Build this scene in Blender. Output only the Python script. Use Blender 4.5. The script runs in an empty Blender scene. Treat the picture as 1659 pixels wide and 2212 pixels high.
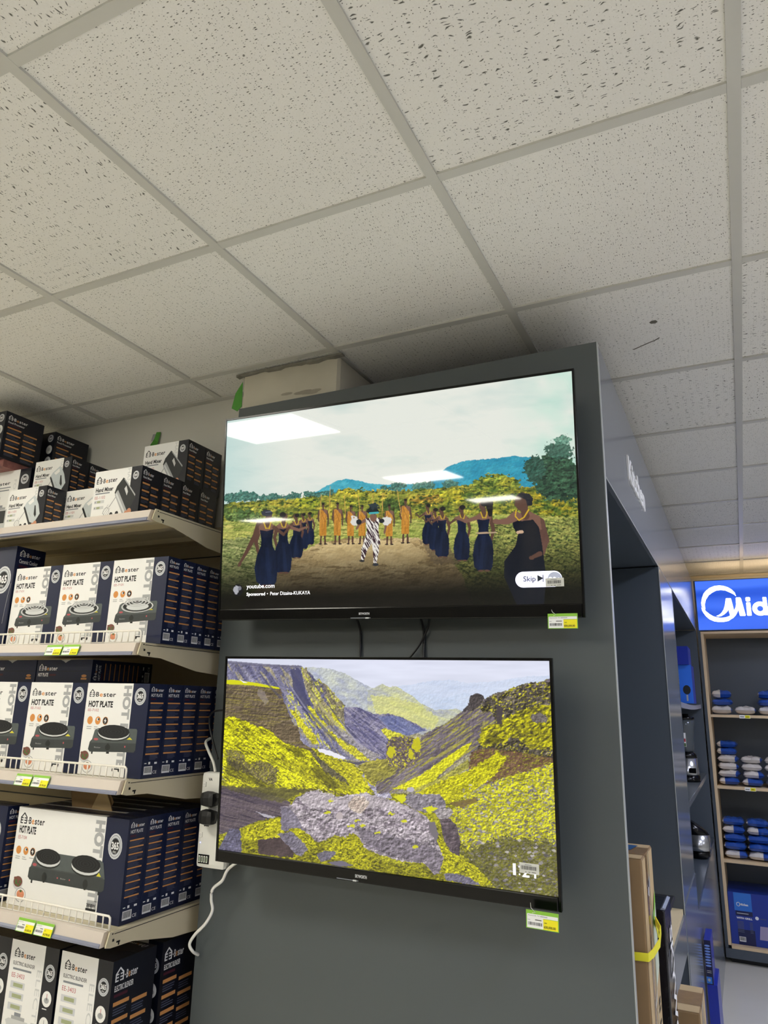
import bpy, bmesh, math, random
import numpy as np
from mathutils import Vector, Matrix

# ------------------------------------------------------------------ camera, light, exposure
SC = bpy.context.scene
COL = SC.collection
C = 1.65                      # eye height above the floor
CEIL = C + 1.1225
FX, FY = -2.3097, 0.6454      # ceiling grid origin, 0.6 m module
random.seed(7)

def make_camera():
    cam = bpy.data.cameras.new('camera'); o = bpy.data.objects.new('camera', cam); COL.objects.link(o)
    cam.sensor_fit = 'HORIZONTAL'; cam.sensor_width = 36.0; cam.lens = 36.0 * 1548.9 / 1659.0
    cam.clip_start = 0.02; cam.clip_end = 60
    yaw, pit, rol = 0.4567, 0.2605, 0.0237
    cy, sy = math.cos(yaw), math.sin(yaw)
    fw = Vector((-sy * math.cos(pit), cy * math.cos(pit), math.sin(pit)))
    r = Vector((cy, sy, 0)); u = r.cross(fw)
    r2 = r * math.cos(rol) + u * math.sin(rol); u2 = -r * math.sin(rol) + u * math.cos(rol)
    m = Matrix((r2, u2, -fw)).transposed().to_4x4(); m.translation = Vector((0, 0, C))
    o.matrix_world = m
    SC.camera = o
make_camera()
SC.view_settings.view_transform = 'Standard'; SC.view_settings.look = 'None'
SC.view_settings.exposure = 0.0; SC.view_settings.gamma = 1.0; SC.view_settings.use_curve_mapping = False
SC.cycles.max_bounces = 7; SC.cycles.diffuse_bounces = 5; SC.cycles.glossy_bounces = 4
SC.cycles.caustics_reflective = False; SC.cycles.caustics_refractive = False
SC.cycles.sample_clamp_indirect = 6.0; SC.cycles.use_denoising = True; SC.cycles.use_adaptive_sampling = True; SC.cycles.adaptive_threshold = 0.02
LED = 29.0                    # radiance of the ceiling LED panels
LED_COLOR = (1.0, 0.96, 0.83)
LED_COOL = (0.76, 0.80, 1.0)
w = bpy.data.worlds.new('world'); SC.world = w; w.use_nodes = True
w.node_tree.nodes['Background'].inputs[0].default_value = (0.5, 0.55, 0.6, 1)
w.node_tree.nodes['Background'].inputs[1].default_value = 0.15

# ------------------------------------------------------------------ materials
def lin(c):
    if isinstance(c, str):
        c = [int(c[i:i + 2], 16) / 255 for i in (0, 2, 4)]
    return tuple((x / 12.92 if x <= 0.04045 else ((x + 0.055) / 1.055) ** 2.4) for x in c[:3]) + (1.0,)

MATS = {}
def mat(name, col='808080', rough=0.5, metal=0.0, spec=0.5, emit=None, es=1.0, coat=0.0, var=0.0, vscale=30.0, bump=0.0, bscale=200.0, alpha=None):
    if name in MATS: return MATS[name]
    m = bpy.data.materials.new(name); m.use_nodes = True; nt = m.node_tree; n = nt.nodes; l = nt.links
    p = n['Principled BSDF']; p.inputs['Base Color'].default_value = lin(col)
    p.inputs['Roughness'].default_value = rough; p.inputs['Metallic'].default_value = metal
    p.inputs['Specular IOR Level'].default_value = spec
    p.inputs['Coat Weight'].default_value = coat
    if alpha is not None:
        p.inputs['Alpha'].default_value = alpha
    if emit is not None:
        p.inputs['Emission Color'].default_value = lin(emit) if isinstance(emit, str) else tuple(emit) + (1,)
        p.inputs['Emission Strength'].default_value = es
    tc = None
    if var or bump:
        tc = n.new('ShaderNodeTexCoord')
    if var:
        t = n.new('ShaderNodeTexNoise'); t.inputs['Scale'].default_value = vscale; t.inputs['Detail'].default_value = 6
        l.new(tc.outputs['Object'], t.inputs['Vector'])
        mx = n.new('ShaderNodeMix'); mx.data_type = 'RGBA'
        base = lin(col)
        mx.inputs[6].default_value = tuple(x * (1 - var) for x in base[:3]) + (1,)
        mx.inputs[7].default_value = tuple(min(1, x * (1 + var)) for x in base[:3]) + (1,)
        l.new(t.outputs['Fac'], mx.inputs[0]); l.new(mx.outputs[2], p.inputs['Base Color'])
    if bump:
        t = n.new('ShaderNodeTexNoise'); t.inputs['Scale'].default_value = bscale; t.inputs['Detail'].default_value = 4
        l.new(tc.outputs['Object'], t.inputs['Vector'])
        b = n.new('ShaderNodeBump'); b.inputs['Strength'].default_value = bump; b.inputs['Distance'].default_value = 0.002
        l.new(t.outputs['Fac'], b.inputs['Height']); l.new(b.outputs['Normal'], p.inputs['Normal'])
    MATS[name] = m
    return m

def tile_material(name, coarse):
    """mineral fibre tile: pale base with short dark fissures and pinholes, in UV metres"""
    m = bpy.data.materials.new(name); m.use_nodes = True; nt = m.node_tree; n = nt.nodes; l = nt.links
    p = n['Principled BSDF']; p.inputs['Roughness'].default_value = 0.9; p.inputs['Specular IOR Level'].default_value = 0.1
    uv = n.new('ShaderNodeUVMap'); uv.uv_map = 'UVMap'
    def marks(sx, sy, thr, keep, warp, seed):
        wn = n.new('ShaderNodeTexNoise'); wn.inputs['Scale'].default_value = 55 if coarse else 40; wn.inputs['Detail'].default_value = 1
        l.new(uv.outputs[0], wn.inputs['Vector'])
        sub = n.new('ShaderNodeVectorMath'); sub.operation = 'SUBTRACT'; l.new(wn.outputs['Color'], sub.inputs[0]); sub.inputs[1].default_value = (0.5, 0.5, 0.5)
        sc = n.new('ShaderNodeVectorMath'); sc.operation = 'SCALE'; l.new(sub.outputs[0], sc.inputs[0]); sc.inputs['Scale'].default_value = warp
        ad = n.new('ShaderNodeVectorMath'); ad.operation = 'ADD'; l.new(uv.outputs[0], ad.inputs[0]); l.new(sc.outputs[0], ad.inputs[1])
        mp = n.new('ShaderNodeMapping'); mp.inputs['Scale'].default_value = (sx, sy, 1); mp.inputs['Location'].default_value = (seed, seed * 1.7, 0)
        l.new(ad.outputs[0], mp.inputs['Vector'])
        vo = n.new('ShaderNodeTexVoronoi'); vo.voronoi_dimensions = '2D'; vo.inputs['Scale'].default_value = 1.0; vo.inputs['Randomness'].default_value = 1.0
        l.new(mp.outputs[0], vo.inputs['Vector'])
        sp = n.new('ShaderNodeSeparateColor'); l.new(vo.outputs['Color'], sp.inputs[0])
        # radius of each mark is random and most cells have none
        r = n.new('ShaderNodeMapRange'); r.inputs['From Min'].default_value = 1 - keep; r.inputs['From Max'].default_value = 1.0
        r.inputs['To Min'].default_value = thr * 0.35; r.inputs['To Max'].default_value = thr; r.clamp = False
        l.new(sp.outputs[0], r.inputs['Value'])
        d = n.new('ShaderNodeMath'); d.operation = 'SUBTRACT'; l.new(r.outputs[0], d.inputs[0]); l.new(vo.outputs['Distance'], d.inputs[1])
        ss = n.new('ShaderNodeMapRange'); ss.inputs['From Min'].default_value = 0; ss.inputs['From Max'].default_value = thr * 0.45
        l.new(d.outputs[0], ss.inputs['Value'])
        return ss.outputs[0]
    if coarse:
        outs = [marks(36, 120, 0.25, 0.46, 0.016, 3.1), marks(150, 170, 0.22, 0.45, 0.002, 9.4)]
    else:
        outs = [marks(75, 190, 0.24, 0.45, 0.006, 5.3), marks(190, 210, 0.20, 0.40, 0.002, 1.4)]
    mx = n.new('ShaderNodeMath'); mx.operation = 'MAXIMUM'; l.new(outs[0], mx.inputs[0]); l.new(outs[1], mx.inputs[1])
    big = n.new('ShaderNodeTexNoise'); big.inputs['Scale'].default_value = 260; big.inputs['Detail'].default_value = 3; l.new(uv.outputs[0], big.inputs['Vector'])
    c1 = n.new('ShaderNodeMix'); c1.data_type = 'RGBA'; c1.inputs[6].default_value = lin('e8e6df'); c1.inputs[7].default_value = lin('f3f2ee')
    l.new(big.outputs['Fac'], c1.inputs[0])
    c2 = n.new('ShaderNodeMix'); c2.data_type = 'RGBA'; l.new(mx.outputs[0], c2.inputs[0]); l.new(c1.outputs[2], c2.inputs[6]); c2.inputs[7].default_value = lin('6a6963')
    l.new(c2.outputs[2], p.inputs['Base Color'])
    b = n.new('ShaderNodeBump'); b.inputs['Strength'].default_value = 0.35; b.inputs['Distance'].default_value = 0.001; b.invert = True
    l.new(mx.outputs[0], b.inputs['Height']); l.new(b.outputs['Normal'], p.inputs['Normal'])
    return m

def screen_material():
    m = bpy.data.materials.new('lit_screen'); m.use_nodes = True; nt = m.node_tree; n = nt.nodes; l = nt.links
    p = n['Principled BSDF']; p.inputs['Base Color'].default_value = (0.004, 0.004, 0.005, 1); p.inputs['Roughness'].default_value = 0.03
    a = n.new('ShaderNodeAttribute'); a.attribute_name = 'Col'
    l.new(a.outputs['Color'], p.inputs['Emission Color']); p.inputs['Emission Strength'].default_value = 1.0
    return m

# ------------------------------------------------------------------ mesh builder
class MB:
    def __init__(s): s.v = []; s.f = []; s.m = []; s.mats = []; s.sm = []
    def mi(s, m):
        if m not in s.mats: s.mats.append(m)
        return s.mats.index(m)
    def add(s, vs, fs, m, smooth=False):
        b = len(s.v); s.v += [tuple(x) for x in vs]; k = s.mi(m)
        for f in fs: s.f.append(tuple(b + i for i in f)); s.m.append(k); s.sm.append(smooth)
        return s
    def box(s, x0, x1, y0, y1, z0, z1, m):
        vs = [(x, y, z) for x in (x0, x1) for y in (y0, y1) for z in (z0, z1)]
        return s.add(vs, [(0, 1, 3, 2), (4, 6, 7, 5), (0, 4, 5, 1), (2, 3, 7, 6), (0, 2, 6, 4), (1, 5, 7, 3)], m)
    def cbox(s, x0, x1, y0, y1, z0, z1, c, m):
        """box with its long edges along x, y and z chamfered by c"""
        o = MB(); bm = bmesh.new(); vs = [bm.verts.new(p) for p in [(x, y, z) for x in (x0, x1) for y in (y0, y1) for z in (z0, z1)]]
        for f in [(0, 1, 3, 2), (4, 6, 7, 5), (0, 4, 5, 1), (2, 3, 7, 6), (0, 2, 6, 4), (1, 5, 7, 3)]: bm.faces.new([vs[i] for i in f])
        bmesh.ops.bevel(bm, geom=bm.edges[:], offset=c, segments=2, profile=0.6, affect='EDGES')
        bm.verts.ensure_lookup_table(); bm.verts.index_update()
        s.add([v.co[:] for v in bm.verts], [[v.index for v in f.verts] for f in bm.faces], m); bm.free()
        return s
    def prism(s, pts, axis, a, b, m):
        """pts in the two other axes (in xyz order), extruded along axis from a to b"""
        def P(p, t):
            return (t, p[0], p[1]) if axis == 'x' else (p[0], t, p[1]) if axis == 'y' else (p[0], p[1], t)
        n = len(pts); vs = [P(p, a) for p in pts] + [P(p, b) for p in pts]
        fs = [tuple(range(n)), tuple(range(2 * n - 1, n - 1, -1))] + [(i, i + n, (i + 1) % n + n, (i + 1) % n) for i in range(n)]
        return s.add(vs, fs, m)
    def tube(s, pts, r, m, n=8):
        pts = [Vector(p) for p in pts]; vs = []; fs = []
        ref = Vector((0, 0, 1))
        for i, p in enumerate(pts):
            t = (pts[min(i + 1, len(pts) - 1)] - pts[max(i - 1, 0)]).normalized()
            if abs(t.dot(ref)) > 0.95: ref = Vector((1, 0, 0)) if abs(t.x) < 0.9 else Vector((0, 1, 0))
            a = t.cross(ref).normalized(); b = t.cross(a).normalized()
            rr = r[i] if isinstance(r, (list, tuple)) else r
            for k in range(n):
                q = p + (a * math.cos(2 * math.pi * k / n) + b * math.sin(2 * math.pi * k / n)) * rr; vs.append(q[:])
        for i in range(len(pts) - 1):
            for k in range(n): fs.append((i * n + k, i * n + (k + 1) % n, (i + 1) * n + (k + 1) % n, (i + 1) * n + k))
        fs.append(tuple(range(n))[::-1]); fs.append(tuple(range((len(pts) - 1) * n, len(pts) * n)))
        return s.add(vs, fs, m, True)
    def lathe(s, prof, cx, cy, m, n=24, sx=1.0, sy=1.0):
        vs = []; fs = []
        for (r, z) in prof:
            for k in range(n): vs.append((cx + r * sx * math.cos(2 * math.pi * k / n), cy + r * sy * math.sin(2 * math.pi * k / n), z))
        for i in range(len(prof) - 1):
            for k in range(n): fs.append((i * n + k, i * n + (k + 1) % n, (i + 1) * n + (k + 1) % n, (i + 1) * n + k))
        fs.append(tuple(range(n))[::-1]); fs.append(tuple(range((len(prof) - 1) * n, len(prof) * n)))
        return s.add(vs, fs, m, True)
    def mesh(s, name):
        me = bpy.data.meshes.new(name); me.from_pydata(s.v, [], s.f)
        for m in s.mats: me.materials.append(m)
        me.polygons.foreach_set('material_index', s.m); me.polygons.foreach_set('use_smooth', s.sm); me.update()
        return me
    def build(s, name, parent=None, loc=None, **tags):
        o = bpy.data.objects.new(name, s.mesh(name)); COL.objects.link(o)
        if parent is not None: o.parent = parent
        if loc is not None: o.location = loc
        for k, v in tags.items(): o[k] = v
        return o

def tag(o, label, cat, group=None, kind=None):
    if label: o['label'] = label
    if cat: o['category'] = cat
    if group: o['group'] = group
    if kind: o['kind'] = kind
    return o
def empty(name, loc, label, cat, group=None):
    o = bpy.data.objects.new(name, None); COL.objects.link(o); o.location = loc; o.empty_display_size = 0.05
    return tag(o, label, cat, group)
def struct(mb, name): return mb.build(name, kind='structure')
def copy_tree(o, parent=None):
    c = o.copy(); COL.objects.link(c)
    if parent is not None: c.parent = parent
    for ch in [x for x in COL.objects if x.parent == o]: copy_tree(ch, c)
    return c

# ------------------------------------------------------------------ lettering
_T = {}
def glyphs(txt, off=0.0):
    key = (txt, off)
    if key in _T: return _T[key]
    cu = bpy.data.curves.new('t', 'FONT'); cu.body = txt; cu.size = 1.0; cu.resolution_u = 3; cu.offset = off * .8
    o = bpy.data.objects.new('t', cu); COL.objects.link(o); bpy.context.view_layer.update()
    ev = o.evaluated_get(bpy.context.evaluated_depsgraph_get()); me = ev.to_mesh()
    vs = [(v.co.x, v.co.y) for v in me.vertices]; fs = [tuple(p.vertices) for p in me.polygons]
    ev.to_mesh_clear(); bpy.data.objects.remove(o); bpy.data.curves.remove(cu)
    x0 = min(v[0] for v in vs); x1 = max(v[0] for v in vs)
    _T[key] = ([(v[0] - x0, v[1] / 0.73) for v in vs], fs, x1 - x0)
    return _T[key]

class Art:
    """flat printing laid on a face: O origin, U right, V up, N out of the face"""
    def __init__(s, mb, O, U, V, N, step=0.00016):
        s.mb = mb; s.O = Vector(O); s.U = Vector(U); s.V = Vector(V); s.N = Vector(N); s.step = step; s.k = 1
    def P(s, x, y): return (s.O + s.U * x + s.V * y + s.N * (s.step * s.k))[:]
    def up(s, n=1): s.k += n; return s
    def poly(s, pts, m, k=None):
        if k: s.k = k
        s.mb.add([s.P(*p) for p in pts], [tuple(range(len(pts)))], m); return s
    def rect(s, x0, y0, x1, y1, m): return s.poly([(x0, y0), (x1, y0), (x1, y1), (x0, y1)], m)
    def disc(s, cx, cy, r, m, ry=None, n=20):
        ry = ry or r
        return s.poly([(cx + r * math.cos(2 * math.pi * i / n), cy + ry * math.sin(2 * math.pi * i / n)) for i in range(n)], m)
    def ring(s, cx, cy, r0, r1, m, sy=1.0, n=24, a0=0, a1=360):
        vs = []; fs = []
        for i in range(n + 1):
            a = math.radians(a0 + (a1 - a0) * i / n)
            vs.append(s.P(cx + r0 * math.cos(a), cy + r0 * sy * math.sin(a))); vs.append(s.P(cx + r1 * math.cos(a), cy + r1 * sy * math.sin(a)))
        for i in range(n): fs.append((2 * i, 2 * i + 2, 2 * i + 3, 2 * i + 1))
        s.mb.add(vs, fs, m); return s
    def line(s, a, b, w, m):
        d = Vector((b[0] - a[0], b[1] - a[1])); d.normalize(); q = Vector((-d.y, d.x)) * w / 2
        return s.poly([(a[0] - q.x, a[1] - q.y), (b[0] - q.x, b[1] - q.y), (b[0] + q.x, b[1] + q.y), (a[0] + q.x, a[1] + q.y)], m)
    def text(s, t, x, y, h, m, w=None, rot=0, bold=0.0, skew=0.0):
        """cap height h, fitted to width w; rot in degrees about (x, y)"""
        vs, fs, W = glyphs(t, bold); kx = (w / W) if w else h * 0.74
        c, sn = math.cos(math.radians(rot)), math.sin(math.radians(rot))
        for off in (0.0,):
            pv = []
            for (a, b) in vs:
                px = a * kx + off + skew * b * h; py = b * h
                pv.append(s.P(x + px * c - py * sn, y + px * sn + py * c))
            s.mb.add(pv, fs, m)
        return s
    def sub(s, x, y, kx=1.0, ky=None, rot=0):
        """a child canvas with its origin at x, y and scaled"""
        ky = ky or kx; c, sn = math.cos(math.radians(rot)), math.sin(math.radians(rot))
        a = Art(s.mb, s.O + s.U * x + s.V * y, (s.U * c + s.V * sn) * kx, (-s.U * sn + s.V * c) * ky, s.N, s.step); a.k = s.k; return a
# ------------------------------------------------------------------ shared materials
M = {}
def defmats():
    g = M
    g['navy'] = mat('navy_board', '141d3c', 0.36, var=0.10, vscale=14)
    g['black'] = mat('black_print', '17181c', 0.5)
    g['darkside'] = mat('dark_board', '0d101d', 0.36, var=0.12, vscale=14)
    g['white'] = mat('white_board', 'efeeeb', 0.42, var=0.02)
    g['silver'] = mat('silver_print', 'd0d2d6', 0.35, metal=0.1)
    g['silverd'] = mat('silver_dark_print', '878b92', 0.35, metal=0.1)
    g['greyp'] = mat('grey_print', 'a9aaab', 0.5)
    g['greyl'] = mat('pale_grey_print', 'cfd0cf', 0.5)
    g['redp'] = mat('red_print', 'b8565c', 0.5)
    g['redd'] = mat('dark_red_print', '4a1c2c', 0.5)
    g['orange'] = mat('orange_print', 'd98f45', 0.5)
    g['oranged'] = mat('orange_bar_print', 'cf9257', 0.5)
    g['fine'] = mat('fine_text_print', '565c74', 0.5)
    g['wtext'] = mat('white_print', 'ececec', 0.5)
    g['ap'] = mat('appliance_print', '3a3f40', 0.45, var=0.15, vscale=60)
    g['ap2'] = mat('appliance_light_print', '555c5c', 0.45, var=0.12, vscale=60)
    g['apk'] = mat('appliance_black_print', '202324', 0.45)
    g['chrome'] = mat('chrome_print', 'd4d6d6', 0.3)
    g['meat'] = mat('meat_print', '7a4b40', 0.6, var=0.5, vscale=160)
    g['shrimp'] = mat('shrimp_print', 'd58a66', 0.6, var=0.4, vscale=160)
    g['greenp'] = mat('green_print', '4c6a35', 0.6, var=0.4, vscale=160)
    g['pill'] = mat('pill_print', 'a4ab84', 0.5)
    g['yellow'] = mat('yellow_print', 'd9cf3a', 0.5)
    g['mixer'] = mat('pale_mixer_print', 'c9d0d2', 0.45)
    g['flesh'] = mat('egg_print', 'c98c6a', 0.5)
    g['cream'] = mat('cream_steel', 'cfc4a6', 0.42, var=0.04, vscale=8, bump=0.04)
    g['creamd'] = mat('cream_steel_inner', 'b3a688', 0.5, var=0.06, vscale=8)
    g['rail'] = mat('paper_strip', 'd3c8bd', 0.35, var=0.03, vscale=20, coat=0.3)
    g['raillip'] = mat('grey_plastic_lip', '85889a', 0.3)
    g['wire'] = mat('white_coated_wire', 'f0ebe0', 0.35)
    g['lamin'] = mat('grey_laminate', '525859', 0.38, spec=0.5, var=0.03, vscale=3, bump=0.05, bscale=500)
    g['laming'] = mat('glossy_grey_laminate', '6a717c', 0.16, spec=0.6, var=0.03, vscale=3)
    g['edge'] = mat('pale_edge_band', 'aeb2b0', 0.35)
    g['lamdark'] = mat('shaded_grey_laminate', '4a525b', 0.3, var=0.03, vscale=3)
    g['tvblack'] = mat('black_gloss_plastic', '070708', 0.18, spec=0.3)
    g['tvback'] = mat('black_matt_plastic', '141416', 0.5)
    g['wood'] = mat('beige_board_edge', 'd9c09a', 0.45, var=0.06, vscale=20)
    g['deck'] = mat('pale_wood_deck', 'd8c69c', 0.4, var=0.05, vscale=9)
    g['card'] = mat('brown_cardboard', '8a6f4c', 0.75, var=0.10, vscale=18, bump=0.06)
    g['cardl'] = mat('pale_cardboard', 'b9a076', 0.7, var=0.12, vscale=25, bump=0.1, bscale=60)
    g['tape'] = mat('clear_tape', 'cdbd9a', 0.15, var=0.15, vscale=40, bump=0.5, bscale=40)
    g['lgreen'] = mat('label_green', '8cc63f', 0.4)
    g['lwhite'] = mat('label_white', 'f2f2ee', 0.4)
    g['lyel'] = mat('label_yellow', 'f4e81c', 0.4)
    g['ltext'] = mat('label_text', '55554a', 0.5)
    g['lprice'] = mat('label_price', '7a7410', 0.5)
    g['wall'] = mat('painted_plaster', 'dcdad2', 0.8, var=0.05, vscale=2.2, bump=0.15, bscale=90)
    g['plastw'] = mat('white_plastic', 'ecebe4', 0.3)
    g['cablew'] = mat('white_cable', 'e9e7df', 0.4)
    g['cableb'] = mat('black_cable', '0e0e10', 0.4)
defmats()

# ------------------------------------------------------------------ printed marks
def logo(a, x, y, h, dark=True, w=None):
    """a house roof over a mirrored double E, then -Bester"""
    c = M['black'] if dark else M['wtext']; t = h * 0.115
    q = a.sub(x, y, h)
    def L(p0, p1, ww=0.115): q.line(p0, p1, ww, c)
    L((0.0, 0.52), (0.46, 0.98)); L((0.42, 0.98), (0.86, 0.56)); L((0.04, 0.0), (0.04, 0.56)); L((0.83, 0.0), (0.83, 0.60))
    for yy in (0.055, 0.30, 0.52): L((0.0, yy), (0.34, yy), 0.10); L((0.50, yy), (0.87, yy), 0.10)
    wl = (w or 3.0 * h) - 1.0 * h
    q.rect(0.97, 0.26, 1.09, 0.35, c)
    x0 = 1.17; k = (wl / h - 0.17) / 4.3
    for ch, xx, ww, col in (('B', 0, .62, c), ('e', .74, .60, M['orange'] if dark else M['oranged']), ('s', 1.48, .52, c), ('t', 2.10, .46, c), ('e', 2.66, .64, c), ('r', 3.44, .5, c)):
        q.text(ch, x0 + xx * k, 0.05, 0.62, col, w=ww * k, bold=0.025)

def badge(a, cx, cy, r, ry=None):
    ry = ry or r
    a.disc(cx, cy, r, M['silver'], ry); a.up(); a.disc(cx, cy, r * .86, M['silverd'], ry * .86); a.up(); a.ring(cx, cy, r * .66, r * .80, M['silver'], ry / r); a.disc(cx, cy, r * .60, M['black'], ry * .60); a.up()
    a.text('365', cx - r * .52, cy - ry * .22, ry * .55, M['wtext'], w=r * 1.04, bold=0.05)
    a.text('day', cx - r * .26, cy - ry * .50, ry * .20, M['wtext'], w=r * .5)

def finelines(a, x0, x1, y1, n, dy, m=None, seed=1):
    rr = random.Random(seed)
    for i in range(n):
        a.rect(x0, y1 - i * dy - dy * .38, x0 + (x1 - x0) * rr.uniform(.6, 1), y1 - i * dy, m or M['fine'])

def barcode(a, x, y, w, h, seed=2, bg=None, fg=None):
    rr = random.Random(seed); a.rect(x, y, x + w, y + h, bg or M['wtext']); a.up(); t = 0.06
    while t < .93:
        q = rr.uniform(.010, .035); a.rect(x + t * w, y + h * .2, x + min(.95, t + q) * w, y + h * .92, fg or M['black']); t += q + rr.uniform(.010, .03)
    a.k -= 1

def side_print(a, W, H, title, cols=1, nbar=8, top=None, bars_to=0.26, thin=False, fm=None):
    """text column printed on the narrow side of a carton"""
    mg = W * .13 if cols == 1 else W * .08
    lh = min(W * .20, H * .075) if cols == 1 else H * .105
    y = H * .97 - lh if cols == 1 else H * .94 - lh
    logo(a, mg, y, lh, False, w=(W - 2 * mg) if cols == 1 else W * .52)
    th = lh * .62 if cols == 1 else H * .045
    a.text(title, mg, y - th * 1.6, th, M['wtext'], w=(W - 2 * mg) * .86 if cols == 1 else W * .42, bold=.02)
    a.rect(mg, y - th * 2.6, mg + W * .3, y - th * 2.1, M['redd'])
    yt = y - th * 3.4; yb = H * bars_to; st = (yt - yb) / (nbar - (0 if cols == 2 else 1))
    cw = (W - 2 * mg) / cols
    for c in range(cols):
        for i in range(nbar):
            x0 = mg + c * cw; x1 = x0 + cw * (1 if cols == 1 else .84); yy = yt - i * st - (0 if c == 0 else st * .25)
            bh = st * (.20 if cols == 1 else .24)
            a.rect(x0, yy - bh, x1, yy, M['oranged'])
            if i < nbar - (1 if cols == 1 else 0): finelines(a, x0 + W * .01, x1 - W * .02, yy - bh * 1.7, 4 if cols == 1 else 3, st * .155, fm, seed=i + 10 * c)
    if cols == 1:
        finelines(a, mg + W * .25, W - mg, yb - H * .02, 4, H * .014, fm, seed=33)
        barcode(a, mg, H * .04, W * .46, H * .085)
        a.text('CE', mg + W * .50, H * .045, H * .032, M['wtext'], w=W * .22)
        a.rect(mg + W * .22, H * .145, mg + W * .32, H * .17, M['wtext']); a.rect(mg + W * .55, H * .145, mg + W * .70, H * .165, M['wtext'])
        finelines(a, mg, mg + W * .18, H * .16, 1, H * .02, M['wtext'])

def icons3(a, x, y, r):
    a.disc(x, y, r, M['orange'], r * 1.05); a.disc(x + 2.9 * r, y, r, M['orange'], r * 1.05); a.disc(x + 5.6 * r, y, r, M['oranged'], r * 1.05); a.up()
    a.ring(x, y, r * .45, r * .55, M['oranged']); a.disc(x + 2.9 * r, y + r * .3, r * .5, M['greyl'], r * .4); a.disc(x + 5.6 * r, y, r * .85, M['black'], r * .9); a.up()
    a.disc(x + 3.2 * r, y + r * .35, r * .3, M['black']); a.poly([(x + 5.7 * r, y + .7 * r), (x + 5.1 * r, y - .1 * r), (x + 5.55 * r, y - .1 * r), (x + 5.45 * r, y - .75 * r), (x + 6.05 * r, y + .15 * r), (x + 5.65 * r, y + .15 * r)], M['white'])
    for i, k in enumerate((0, 2.7, 5.5)): finelines(a, x + (k - .9) * r, x + (k + 1) * r, y - 1.55 * r, 2 if i < 2 else 1, r * .5, M['greyp'], seed=i)
    a.k -= 2

def plate(a, x, y, w, kind, ky=None):
    """picture of a table-top hot plate; w is its width"""
    q = a.sub(x, y, w, ky or w)
    if kind == 'double':
        q.poly([(.02, .22), (.07, .47), (.10, .50), (.92, .50), (.96, .47), (1.0, .22)], M['ap2'])
        q.poly([(0, .06), (.005, .21), (.03, .24), (.97, .24), (1.0, .21), (1.0, .06), (.97, .02), (.03, .02)], M['ap'])
        for px in (.05, .93): q.rect(px, -.03, px + .022, .03, M['apk'])
        for cx, cy, r, ry in ((.245, .43, .165, .125), (.745, .41, .185, .135)):
            q.k = a.k + 1; q.disc(cx, cy - .065, r, M['apk'], ry); q.up(); q.disc(cx, cy - .038, r, M['chrome'], ry); q.up(); q.disc(cx, cy, r * 1.0, M['apk'], ry); q.up(); q.disc(cx, cy + .003, r * .96, M['black'], ry * .94)
            for f in (.8, .6, .4, .2): q.up(); q.ring(cx, cy, r * f - .004, r * f, M['ap'], ry / r, n=28)
        q.k = a.k + 2
        for cx in (.225, .765): q.disc(cx, .10, .032, M['apk'], .075); q.rect(cx - .012, .01, cx + .012, .15, M['apk'])
        q.disc(.40, .12, .008, M['redp'], .014); q.disc(.56, .12, .008, M['redp'], .014); q.text('Bester', .44, .11, .022, M['greyp'], w=.07)
        q.disc(.075, .27, .028, M['redp'], .025); q.poly([(.89, .25), (.95, .25), (.92, .31)], M['yellow'])
    else:
        q.poly([(.05, .22), (.10, .53), (.16, .58), (.86, .60), (.98, .60), (1.0, .56), (1.0, .26)], M['ap2'])
        q.poly([(0, .06), (.02, .24), (.06, .30), (.92, .34), (1.0, .30), (1.0, .10), (.97, .05), (.04, .0)], M['ap'])
        q.rect(.08, -.05, .11, .03, M['apk']); q.rect(.40, -.02, .46, .03, M['apk'])
        q.k = a.k + 1
        if kind == 'coil':
            q.disc(.54, .46, .38, M['greyp'], .175); q.up(); q.disc(.54, .47, .35, M['apk'], .155); q.up(); q.disc(.54, .45, .27, M['chrome'], .10); q.up()
            for i, (rx, cy) in enumerate(((.31, .58), (.23, .59), (.15, .60), (.08, .61))):
                q.ring(.53, cy, rx - .045, rx, M['chrome'] if i % 2 == 0 else M['greyl'], .42, n=30); q.up()
                q.ring(.53, cy + .01, rx - .018, rx - .010, M['apk'], .42, n=30); q.up()
            q.ring(.54, .46, .355, .385, M['chrome'], .46, n=30)
        else:
            q.disc(.51, .455, .35, M['apk'], .175); q.up(); q.disc(.51, .475, .335, M['chrome'], .165); q.up(); q.disc(.51, .51, .335, M['apk'], .165); q.up(); q.disc(.51, .513, .32, M['black'], .152)
            for f in (.8, .6, .4, .2): q.up(); q.ring(.51, .513, .32 * f - .006, .32 * f, M['ap'], .49, n=28)
        q.k = a.k + 2
        q.disc(.42, .13, .055, M['apk'], .075); q.rect(.40, .08, .44, .22, M['apk']); q.disc(.78, .17, .014, M['redp'], .025); q.text('Bester', .13, .10, .035, M['greyp'], w=.14)
        q.disc(.15, .31, .05, M['redp'], .028); q.poly([(.80, .34), (.92, .34), (.86, .40)], M['yellow'])

def food(a, x, y, r):
    a.disc(x, y + r * 1.3, r * .9, M['greyl'], r * .8); a.up(); a.disc(x, y + r * 1.45, r * .8, M['meat'], r * .62); a.up()
    rr = random.Random(3)
    for i in range(7): a.disc(x + rr.uniform(-.6, .6) * r, y + r * 1.45 + rr.uniform(-.4, .5) * r, r * .22, M['meat' if i % 2 else 'greenp'], r * .16)
    a.ring(x + r * .75, y, r * .86, r * .98, M['greyp'], .85); a.disc(x + r * .75, y, r * .86, M['white'], r * .75); a.up(); a.disc(x + r * .75, y + r * .08, r * .68, M['shrimp'], r * .5)
    a.up(); a.disc(x + r * .75, y + r * .45, r * .2, M['greenp'], r * .14)
    a.k -= 3

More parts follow.
